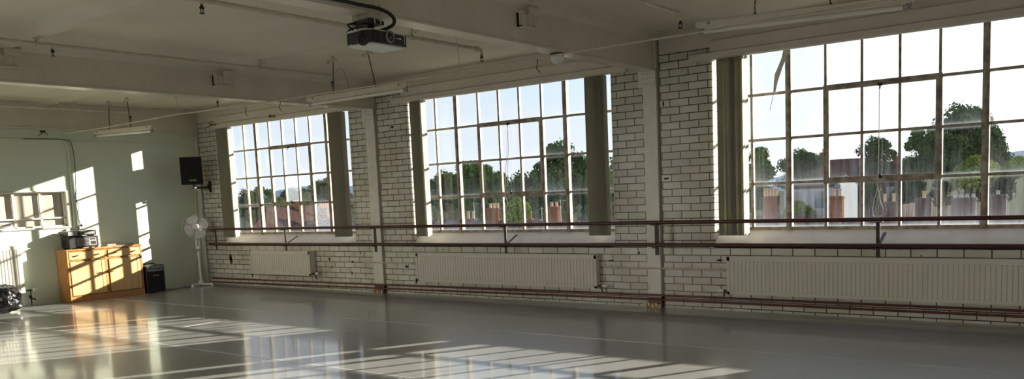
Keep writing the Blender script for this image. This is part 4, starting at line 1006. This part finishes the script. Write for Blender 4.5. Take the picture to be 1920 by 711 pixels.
# ------------------------------------------------------------------ outside: ground, hills, houses, trees
GZ = -11.
m = MB(); m._add([(-700, 8, GZ), (300, 8, GZ), (300, 700, GZ), (-700, 700, GZ)], [(0, 1, 2, 3)])
tag(m.build('ground_outside', M['ground']), kind='structure')
def hill(name, material, y, xs, zf, dep, zb_=GZ):
    m = MB(); v = []; n_ = len(xs)
    for x in xs: v += [(x, y - dep, zb_), (x, y, zf(x)), (x, y + dep, zb_)]
    f = []
    for i_ in range(n_ - 1):
        for k in range(2): f.append((i_ * 3 + k, (i_ + 1) * 3 + k, (i_ + 1) * 3 + k + 1, i_ * 3 + k + 1))
    m._add(v, f); return tag(m.build(name, material, smooth=True), kind='structure')
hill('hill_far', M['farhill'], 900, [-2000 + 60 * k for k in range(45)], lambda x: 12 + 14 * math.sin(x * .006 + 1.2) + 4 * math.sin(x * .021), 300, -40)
hill('hill_near', M['nearhill'], 210, [-560 + 14 * k for k in range(60)], lambda x: 1.2 + 2.2 * math.sin(x * .02) + 1.2 * math.sin(x * .075 + 2), 110)

def pots(mb, xs, y, z, h, r, n=10):
    for x in xs: mb.lathe([(r, 0), (r * .85, h * .15), (r * .8, h * .8), (r * 1.05, h * .85), (r * 1.05, h), (r * .6, h)], n, Matrix.Translation((x, y, z)))
def house(x, y, w_, ridge, eave, wallm, roofm, chim, label, gable=False):
    t = thing('terraced_house', label, 'house', (x, y, GZ), 'houses beyond the windows')
    d = 4.2
    m = MB()
    if gable: m.prism([(x - w_ / 2, GZ), (x + w_ / 2, GZ), (x + w_ / 2, eave), (x, ridge - .08), (x - w_ / 2, eave)], 'y', y - d, y + d)
    else: m.prism([(y - d, GZ), (y + d, GZ), (y + d, eave), (y, ridge - .1), (y - d, eave)], 'x', x - w_ / 2, x + w_ / 2)
    m.build('walls', wallm, t)
    m = MB()
    if gable:
        for s_ in (-1, 1): m._add([(x, y - d - .2, ridge), (x, y + d + .2, ridge), (x + s_ * (w_ / 2 + .25), y + d + .2, eave - .1), (x + s_ * (w_ / 2 + .25), y - d - .2, eave - .1),
                                   (x, y - d - .2, ridge + .12), (x, y + d + .2, ridge + .12), (x + s_ * (w_ / 2 + .25), y + d + .2, eave + .02), (x + s_ * (w_ / 2 + .25), y - d - .2, eave + .02)],
                                  [(0, 1, 2, 3), (7, 6, 5, 4), (0, 4, 5, 1), (1, 5, 6, 2), (2, 6, 7, 3), (3, 7, 4, 0)])
    else:
        for s_ in (-1, 1): m._add([(x - w_ / 2 - .02, y, ridge), (x + w_ / 2 + .02, y, ridge), (x + w_ / 2 + .02, y + s_ * (d + .3), eave - .15), (x - w_ / 2 - .02, y + s_ * (d + .3), eave - .15),
                                   (x - w_ / 2 - .02, y, ridge + .12), (x + w_ / 2 + .02, y, ridge + .12), (x + w_ / 2 + .02, y + s_ * (d + .3), eave - .03), (x - w_ / 2 - .02, y + s_ * (d + .3), eave - .03)],
                                  [(0, 1, 2, 3), (7, 6, 5, 4), (0, 4, 5, 1), (1, 5, 6, 2), (2, 6, 7, 3), (3, 7, 4, 0)])
        m.tube([(x - w_ / 2, y, ridge + .13), (x + w_ / 2, y, ridge + .13)], .10, 8)
    m.build('roof', roofm, t)
    for (cx, cw, ctop, npot, ph, cm, pm) in chim:
        m = MB(); m.box(cx - cw / 2, cx + cw / 2, y - .55, y + .05, ridge - 1.0, ctop - .22); m.box(cx - cw / 2 - .06, cx + cw / 2 + .06, y - .61, y + .11, ctop - .22, ctop - .10); m.box(cx - cw / 2, cx + cw / 2, y - .55, y + .05, ctop - .10, ctop)
        c_ = m.build('chimney_stack', cm, t)
        if npot:
            for k in range(npot):
                q = MB(); pots(q, [cx - cw / 2 + cw * (k + .5) / npot], y - .25, ctop, ph, .15); q.build('chimney_pot', pm, c_, smooth=True)
    for k in (-1, 1):
        if not gable: MB().box(x + k * w_ * .25 - .5, x + k * w_ * .25 + .5, y - d - .06, y - d + .02, eave - 2.0, eave - .5).build('window', M['houseglass'], t)
    return t
HB, PB, TC, PP = M['hbrick'], M['pbrick'], M['terracotta'], M['palepot']
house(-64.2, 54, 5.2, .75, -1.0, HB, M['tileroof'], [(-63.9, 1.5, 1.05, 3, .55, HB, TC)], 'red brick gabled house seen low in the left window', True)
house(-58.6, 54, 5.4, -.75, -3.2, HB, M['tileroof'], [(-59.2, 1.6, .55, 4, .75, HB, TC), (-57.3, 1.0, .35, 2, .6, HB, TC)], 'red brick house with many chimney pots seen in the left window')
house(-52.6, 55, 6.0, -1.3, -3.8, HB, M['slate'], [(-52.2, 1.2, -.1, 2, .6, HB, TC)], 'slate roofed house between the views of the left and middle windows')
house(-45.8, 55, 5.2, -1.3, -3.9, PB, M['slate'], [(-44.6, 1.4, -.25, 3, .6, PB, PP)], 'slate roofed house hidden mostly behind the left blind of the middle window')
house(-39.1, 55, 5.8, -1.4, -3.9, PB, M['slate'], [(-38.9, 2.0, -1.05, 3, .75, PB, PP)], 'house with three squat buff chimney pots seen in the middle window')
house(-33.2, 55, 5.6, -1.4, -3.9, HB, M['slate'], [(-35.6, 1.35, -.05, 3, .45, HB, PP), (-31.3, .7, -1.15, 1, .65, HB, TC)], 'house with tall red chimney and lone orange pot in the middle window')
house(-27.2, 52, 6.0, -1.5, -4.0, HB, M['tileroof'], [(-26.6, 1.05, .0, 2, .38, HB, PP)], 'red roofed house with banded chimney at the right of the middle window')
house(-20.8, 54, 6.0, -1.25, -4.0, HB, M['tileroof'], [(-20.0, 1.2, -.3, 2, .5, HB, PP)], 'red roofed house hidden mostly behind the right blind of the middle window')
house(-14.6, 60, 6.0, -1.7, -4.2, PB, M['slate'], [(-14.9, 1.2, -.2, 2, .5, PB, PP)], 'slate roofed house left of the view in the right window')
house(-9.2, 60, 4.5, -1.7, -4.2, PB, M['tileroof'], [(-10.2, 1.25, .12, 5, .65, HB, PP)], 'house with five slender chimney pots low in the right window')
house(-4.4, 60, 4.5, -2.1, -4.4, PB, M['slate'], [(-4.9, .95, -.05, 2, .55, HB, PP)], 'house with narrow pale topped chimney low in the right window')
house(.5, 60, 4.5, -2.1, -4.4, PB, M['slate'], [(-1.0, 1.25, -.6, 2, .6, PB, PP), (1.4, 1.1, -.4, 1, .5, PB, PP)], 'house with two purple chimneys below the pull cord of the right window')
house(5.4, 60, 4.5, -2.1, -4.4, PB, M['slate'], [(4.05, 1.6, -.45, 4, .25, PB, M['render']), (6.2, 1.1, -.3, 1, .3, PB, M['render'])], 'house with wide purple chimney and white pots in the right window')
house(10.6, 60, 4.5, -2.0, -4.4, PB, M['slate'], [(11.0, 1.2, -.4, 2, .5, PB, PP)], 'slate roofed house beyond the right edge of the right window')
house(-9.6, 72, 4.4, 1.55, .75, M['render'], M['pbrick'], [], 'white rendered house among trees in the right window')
house(-19.2, 112, 6.8, 3.7, .5, M['pbrick'], M['tileroof'], [(-20.8, .8, 5.0, 1, .5, HB, PP)], 'far house on the skyline left of the opening sash in the right window')
house(-12.6, 112, 5.8, 3.0, .4, M['pbrick'], M['tileroof'], [(-11.2, .8, 3.9, 2, .4, HB, PP)], 'far house on the skyline inside the opening sash of the right window')
house(7.2, 104, 4.9, 3.7, 1.7, M['pbrick'], M['slate'], [], 'grey roofed house at the far right of the right window')
# aerials
for (x, y, z, h, lab) in ((-38.0, 54.6, -1.35, 1.9, 'thin aerial mast beside the three squat chimney pots'), (-29.9, 54.6, -1.5, 1.4, 'branched aerial beside the lone orange chimney pot'), (-25.7, 51.4, -1.5, 2.1, 'thin aerial mast beside the banded chimney')):
    m = MB(); m.cyl((x, y, z), (x, y, z + h), .022, 6)
    for k in range(4): m.cyl((x - .35, y + .1 * k, z + h - .15 - .0 * k), (x + .35, y + .1 * k, z + h - .15), .012, 5)
    tag(m.build('roof_aerial', M['grey_metal'], origin=(x, y, z)), lab, 'aerial', 'aerials on the roofs')

# tree prototypes
def leaf_mesh(name, blobs, n, size, seed, material):
    random.seed(seed); v = []; f = []
    for k in range(n):
        c, r = random.choice(blobs)
        while True:
            d = Vector((random.gauss(0, 1), random.gauss(0, 1), random.gauss(0, 1)))
            if d.length > .01: break
        d.normalize(); rad = (random.random() ** .33) if random.random() < .35 else random.uniform(.62, 1.18)
        p = Vector(c) + Vector((d.x * r[0], d.y * r[1], d.z * r[2])) * rad
        nrm = (d + Vector((random.uniform(-.8, .8), random.uniform(-.8, .8), random.uniform(-.3, .9)))).normalized()
        a = nrm.orthogonal().normalized(); a.rotate(Matrix.Rotation(random.uniform(0, 6.28), 3, nrm)); b = nrm.cross(a)
        s_ = size * random.uniform(.6, 1.5)
        i0 = len(v); v += [p + a * s_, p + b * s_ * .7 + nrm * s_ * .2, p - a * s_, p - b * s_ * .7 + nrm * s_ * .2]; f.append((i0, i0 + 1, i0 + 2, i0 + 3))
    me = bpy.data.meshes.new(name); me.from_pydata([tuple(q) for q in v], [], f); me.materials.append(material); return me
def blobs_round(seed, k=26):
    random.seed(seed); out = [((0, 0, .58), (.26, .26, .24))]
    for i_ in range(k):
        a = random.uniform(0, 6.28); z = random.uniform(.30, .93); rr = random.uniform(.10, .40) * math.sin(PI * min(1, max(.12, (z - .18) / .86))) ; s_ = random.uniform(.06, .15)
        out.append(((rr * math.cos(a), rr * math.sin(a), z), (s_ * random.uniform(.9, 1.4), s_ * random.uniform(.9, 1.4), s_ * .8)))
    return out
def blobs_tall(seed):
    random.seed(seed); out = []
    for i_ in range(12):
        a = random.uniform(0, 6.28); z = .22 + .70 * i_ / 11; rr = random.uniform(.03, .20) * (1.2 - z * .7); s_ = random.uniform(.13, .20) * (1.25 - z * .6)
        out.append(((rr * math.cos(a), rr * math.sin(a), z), (s_, s_, s_)))
    return out
PROTO = {'round': leaf_mesh('round_crown', blobs_round(1), 11000, .021, 1, M['leafA']), 'round2': leaf_mesh('broad_crown', blobs_round(2, 30), 11000, .021, 2, M['leafB']),
         'tall': leaf_mesh('tall_crown', blobs_tall(3), 10000, .021, 3, M['leafB']), 'bush': leaf_mesh('bush_crown', [((0, 0, .45), (.45, .45, .42)), ((.25, .1, .5), (.25, .25, .3)), ((-.25, -.1, .4), (.25, .25, .3)), ((.0, .1, .75), (.22, .2, .22))], 8000, .03, 4, M['leafC'])}
tm_ = MB(); tm_.tube([(0, 0, 0), (.005, 0, .3), (.0, .01, .62)], [.028, .02, .008], 8)
for a, z in ((.5, .36), (2.4, .42), (4.4, .40), (5.6, .5)): tm_.tube([(0, 0, z), (.12 * math.cos(a), .12 * math.sin(a), z + .14), (.2 * math.cos(a), .2 * math.sin(a), z + .27)], [.013, .008, .003], 6)
TRUNK = tm_.build('trunk_mesh', M['trunk']); TRM = TRUNK.data; bpy.data.objects.remove(TRUNK)
def nbounds(me):
    xs = [v.co.x for v in me.vertices]; zs = [v.co.z for v in me.vertices]
    return min(zs), max(zs), max(max(xs), -min(xs))
NB = {k: nbounds(v) for k, v in PROTO.items()}
def tree(kind, x, y, top, w_, label, cat='tree', base=GZ, rz=None):
    t = thing('leafy_tree' if kind != 'bush' else 'garden_bush', label, cat, (x, y, base), 'trees beyond the windows')
    h = top - base; za, zb_, xm = NB[kind]
    ch = min(h * .85, w_ * {'round': 1.05, 'round2': .95, 'tall': 1.7, 'bush': .85}[kind])
    sz_ = ch / (zb_ - za); sx_ = w_ / 2 / xm
    for nm, me in (('foliage', PROTO[kind]), ('trunk', TRM)):
        o = bpy.data.objects.new(nm, me); COL.objects.link(o); o.parent = t
        if nm == 'foliage': o.scale = (sx_, sx_, sz_); o.location = (0, 0, h - zb_ * sz_)
        else: o.scale = (w_ * .8, w_ * .8, (h - ch * .35) / .85)
        o.rotation_euler = (0, 0, rz if rz is not None else (x * 1.7) % 6.28)
TREES = [
 ('round', -159, 120, 5.8, 10, 'dark tree at the left of the wooded skyline in the left window'), ('round2', -150, 122, 5.2, 8.5, 'broad tree in the middle of the wooded skyline in the left window'), ('round', -139, 118, 5.2, 8.5, 'rounded tree at the right of the wooded skyline in the left window'),
 ('bush', -102, 80, -.3, 8, 'light green bushy tree behind the red gable in the left window'), ('tall', -88.5, 78, 4.6, 6.5, 'dark tall tree behind the thick mullion of the left window'), ('round2', -76.5, 70, 5.4, 6.5, 'dark spreading tree at the right end of the left window'),
 ('round', -59.2, 80, 6.1, 8, 'green tree at the left of the middle window'), ('round2', -52.0, 84, 4.4, 9, 'low dark tree left of the cord in the middle window'), ('round', -55.3, 78, 5.9, 7, 'leafy tree left of the opening sash in the middle window'),
 ('tall', -47.4, 82, 4.6, 8, 'dark tree just right of the cord in the middle window'), ('round2', -44.4, 80, 8.0, 8.5, 'tallest dark tree in the middle window'), ('round', -39.6, 80, 5.9, 8, 'tree beside the right blind of the middle window'), ('round', -33.0, 78, 5.2, 9, 'tree hidden mostly by the right blind of the middle window'),
 ('round2', -66.5, 83, 5.3, 7, 'dark tree behind the left blind of the middle window'), ('round', -71.5, 80, 5.0, 7, 'green tree hidden mostly by the left blind of the middle window'),
 ('bush', -25.9, 45, 1.05, 2.7, 'bright green small tree low in the middle window'),
 ('round', -17.3, 75, 4.9, 6.5, 'sunlit green tree beside the blind of the right window'), ('round2', -14.2, 79, 4.5, 5, 'second tree from the blind in the right window'), ('round2', -10.9, 72, 4.5, 4.8, 'green tree left of the opening sash of the right window'),
 ('bush', -9.4, 64.9, -.4, 2.9, 'bright green bushes in front of the white house'), ('round2', -7.6, 85, 5.8, 5, 'rounded tree in the middle of the right window'), ('tall', -4.6, 86, 3.4, 3, 'slender tree right of the rounded tree in the right window'),
 ('round', -2.2, 80, 6.0, 4.6, 'tree inside the right edge of the opening sash'), ('round2', 1.9, 76, 7.9, 7.6, 'big dark tree filling the right part of the right window'), ('round2', .4, 74, 5.5, 5, 'lower dark tree in front of the big tree in the right window'), ('tall', 3.9, 75, 6.0, 4.5, 'tree behind the thick right mullion of the right window'),
 ('bush', 3.7, 68, 2.8, 3.6, 'yellow green bush below the big tree in the right window'), ('bush', 6.1, 73, 2.6, 2.4, 'yellow green bush right of the thick mullion in the right window'), ('round', 8.6, 82, 4.8, 6, 'tree beyond the right edge of the right window')]
NT = len(TREES)
for k, (x, y, top, w_) in enumerate([(-128, 118, 4.6, 10), (-118, 120, 5.0, 10), (-170, 124, 5.6, 10), (-182, 120, 5.4, 11)]):
    TREES.append(('round2', x, y, top, w_, 'dark tree in the wooded skyline seen through the left window'))
for k, x in enumerate((-86, -78.5, -71, -63.5, -56, -48.5)):
    TREES.append(('round', x, 112, 4.3 + .5 * (k % 3), 7.2, 'dark tree in the tree belt behind the nearer trees of the middle window'))
for k in range(6):
    TREES.append(('round2', -19 + 3.9 * k, 98, .9 + .4 * (k % 2), 3.7, 'dark tree in the low belt behind the rooftops of the right window'))
for k in range(9):
    TREES.append(('round2', -62 + 4.6 * k, 64, -.6 + .5 * (k % 2), 4.4, 'dark tree in the low belt behind the rooftops of the middle window'))
for i_, (kind, x, y, top, w_, lab) in enumerate(TREES):
    if kind != 'bush' and i_ < NT:       # stagger the trees in depth so that their crowns stand clear of one another
        y2 = y + (0, 9, 18)[i_ % 3]; q_ = (y2 + 8.74) / (y + 8.74)
        x, top, w_, y = 13.6 + (x - 13.6) * q_, 1.43 + (top - 1.43) * q_, w_ * q_, y2
    tree(kind, x, y, top, w_, lab, 'tree' if kind != 'bush' else 'bush')

# ------------------------------------------------------------------ light: sky and low sun
SUN_DIR = Vector((-.518 * math.cos(math.radians(15)), -.855 * math.cos(math.radians(15)), -math.sin(math.radians(15)))).normalized()
sl = bpy.data.lights.new('sun', 'SUN'); sl.energy = 20.; sl.angle = math.radians(.55); sl.color = (1., .90, .74)
so = bpy.data.objects.new('sun', sl); COL.objects.link(so); so.location = (30, 60, 30)
so.rotation_euler = SUN_DIR.to_track_quat('-Z', 'Y').to_euler()

wd = bpy.data.worlds.new('sky'); S.world = wd; wd.use_nodes = True
nt = wd.node_tree; N, Lk = nt.nodes.new, nt.links.new
bg = nt.nodes['Background']
tc = N('ShaderNodeTexCoord'); nrm = N('ShaderNodeVectorMath'); nrm.operation = 'NORMALIZE'; Lk(tc.outputs['Generated'], nrm.inputs[0])
sp = N('ShaderNodeSeparateXYZ'); Lk(nrm.outputs[0], sp.inputs[0])
hz = N('ShaderNodeValToRGB'); e = hz.color_ramp.elements
e[0].position = 0.; e[0].color = (.84, .90, .96, 1); e[1].position = .55; e[1].color = (.30, .50, .86, 1)
e2 = e.new(.12); e2.color = (.70, .82, .95, 1)
Lk(sp.outputs['Z'], hz.inputs['Fac'])
dt = N('ShaderNodeVectorMath'); dt.operation = 'DOT_PRODUCT'; Lk(nrm.outputs[0], dt.inputs[0]); dt.inputs[1].default_value = -SUN_DIR
gw = N('ShaderNodeValToRGB'); g = gw.color_ramp.elements
g[0].position = .35; g[0].color = (0, 0, 0, 1); g[1].position = .97; g[1].color = (1.0, .95, .82, 1)
for ps, c in ((.50, (.06, .065, .06, 1)), (.66, (.24, .25, .22, 1)), (.82, (.55, .56, .52, 1))):
    q = g.new(ps); q.color = c
Lk(dt.outputs['Value'], gw.inputs['Fac'])
ad = N('ShaderNodeMixRGB'); ad.blend_type = 'ADD'; ad.inputs['Fac'].default_value = 1; Lk(hz.outputs['Color'], ad.inputs[1]); Lk(gw.outputs['Color'], ad.inputs[2])
mp = N('ShaderNodeMapping'); mp.inputs['Scale'].default_value = (2.2, 2.2, 7.); Lk(nrm.outputs[0], mp.inputs['Vector'])
cn = N('ShaderNodeTexNoise'); cn.inputs['Scale'].default_value = 2.4; cn.inputs['Detail'].default_value = 7; cn.inputs['Roughness'].default_value = .55; Lk(mp.outputs[0], cn.inputs['Vector'])
cr = N('ShaderNodeValToRGB'); cr.color_ramp.elements[0].position = .46; cr.color_ramp.elements[0].color = (0, 0, 0, 1); cr.color_ramp.elements[1].position = .68; cr.color_ramp.elements[1].color = (.8, .8, .8, 1)
Lk(cn.outputs['Fac'], cr.inputs['Fac'])
cl = N('ShaderNodeMixRGB'); Lk(cr.outputs['Color'], cl.inputs['Fac']); Lk(ad.outputs[0], cl.inputs[1]); cl.inputs[2].default_value = (.84, .87, .93, 1)
# unseen bright sky band added opposite the sun for fill through the rear windows
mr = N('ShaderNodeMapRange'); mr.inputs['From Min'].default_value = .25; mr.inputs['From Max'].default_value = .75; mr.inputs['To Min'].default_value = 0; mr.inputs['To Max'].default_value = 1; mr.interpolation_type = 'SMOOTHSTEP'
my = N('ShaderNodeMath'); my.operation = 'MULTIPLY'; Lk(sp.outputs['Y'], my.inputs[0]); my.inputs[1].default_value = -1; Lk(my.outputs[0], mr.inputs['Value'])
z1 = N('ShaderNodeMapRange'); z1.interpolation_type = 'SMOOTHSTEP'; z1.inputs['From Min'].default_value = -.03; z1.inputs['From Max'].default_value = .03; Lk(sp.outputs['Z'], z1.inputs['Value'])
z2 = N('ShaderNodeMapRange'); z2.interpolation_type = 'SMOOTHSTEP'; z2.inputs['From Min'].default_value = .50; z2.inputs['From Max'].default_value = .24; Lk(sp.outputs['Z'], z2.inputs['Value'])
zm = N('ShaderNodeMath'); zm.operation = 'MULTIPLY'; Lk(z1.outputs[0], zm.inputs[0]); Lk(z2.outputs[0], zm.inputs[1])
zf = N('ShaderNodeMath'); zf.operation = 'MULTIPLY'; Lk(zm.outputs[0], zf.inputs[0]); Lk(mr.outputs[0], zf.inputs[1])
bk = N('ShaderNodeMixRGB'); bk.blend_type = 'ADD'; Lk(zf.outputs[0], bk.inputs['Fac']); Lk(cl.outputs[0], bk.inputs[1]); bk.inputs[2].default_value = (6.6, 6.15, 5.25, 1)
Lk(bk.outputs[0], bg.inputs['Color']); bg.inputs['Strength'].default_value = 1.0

# ------------------------------------------------------------------ camera
cam = bpy.data.cameras.new('camera'); co = bpy.data.objects.new('camera', cam); COL.objects.link(co)
Rv, Uv, Fv = Vector((0.80062554, 0.59751913, -0.04438053)), Vector((-0.02809337, 0.1114254, 0.99337563)), Vector((-0.59850606, 0.7940751, -0.10599635))
mw = Matrix.Identity(4)
for k in range(3): mw[k][0], mw[k][1], mw[k][2] = Rv[k], Uv[k], -Fv[k]
mw[0][3], mw[1][3], mw[2][3] = 13.616, -8.737, 1.427
co.matrix_world = mw
cam.sensor_width = 36; cam.lens = 1543.685 / 1920 * 36
cam.shift_x = (960 - 953.64) / 1920; cam.shift_y = (524.93 - 355.5) / 1920
cam.clip_start = .05; cam.clip_end = 3000
S.camera = co

# ------------------------------------------------------------------ view
for o in bpy.data.objects:
    if '_o' in o.keys(): del o['_o']
S.view_settings.view_transform = 'Standard'; S.view_settings.look = 'None'; S.view_settings.gamma = 1
S.view_settings.exposure = .16
S.view_settings.use_curve_mapping = False
S.cycles.use_denoising = True
S.cycles.max_bounces = 12; S.cycles.diffuse_bounces = 6; S.cycles.transparent_max_bounces = 24
S.cycles.sample_clamp_indirect = 8
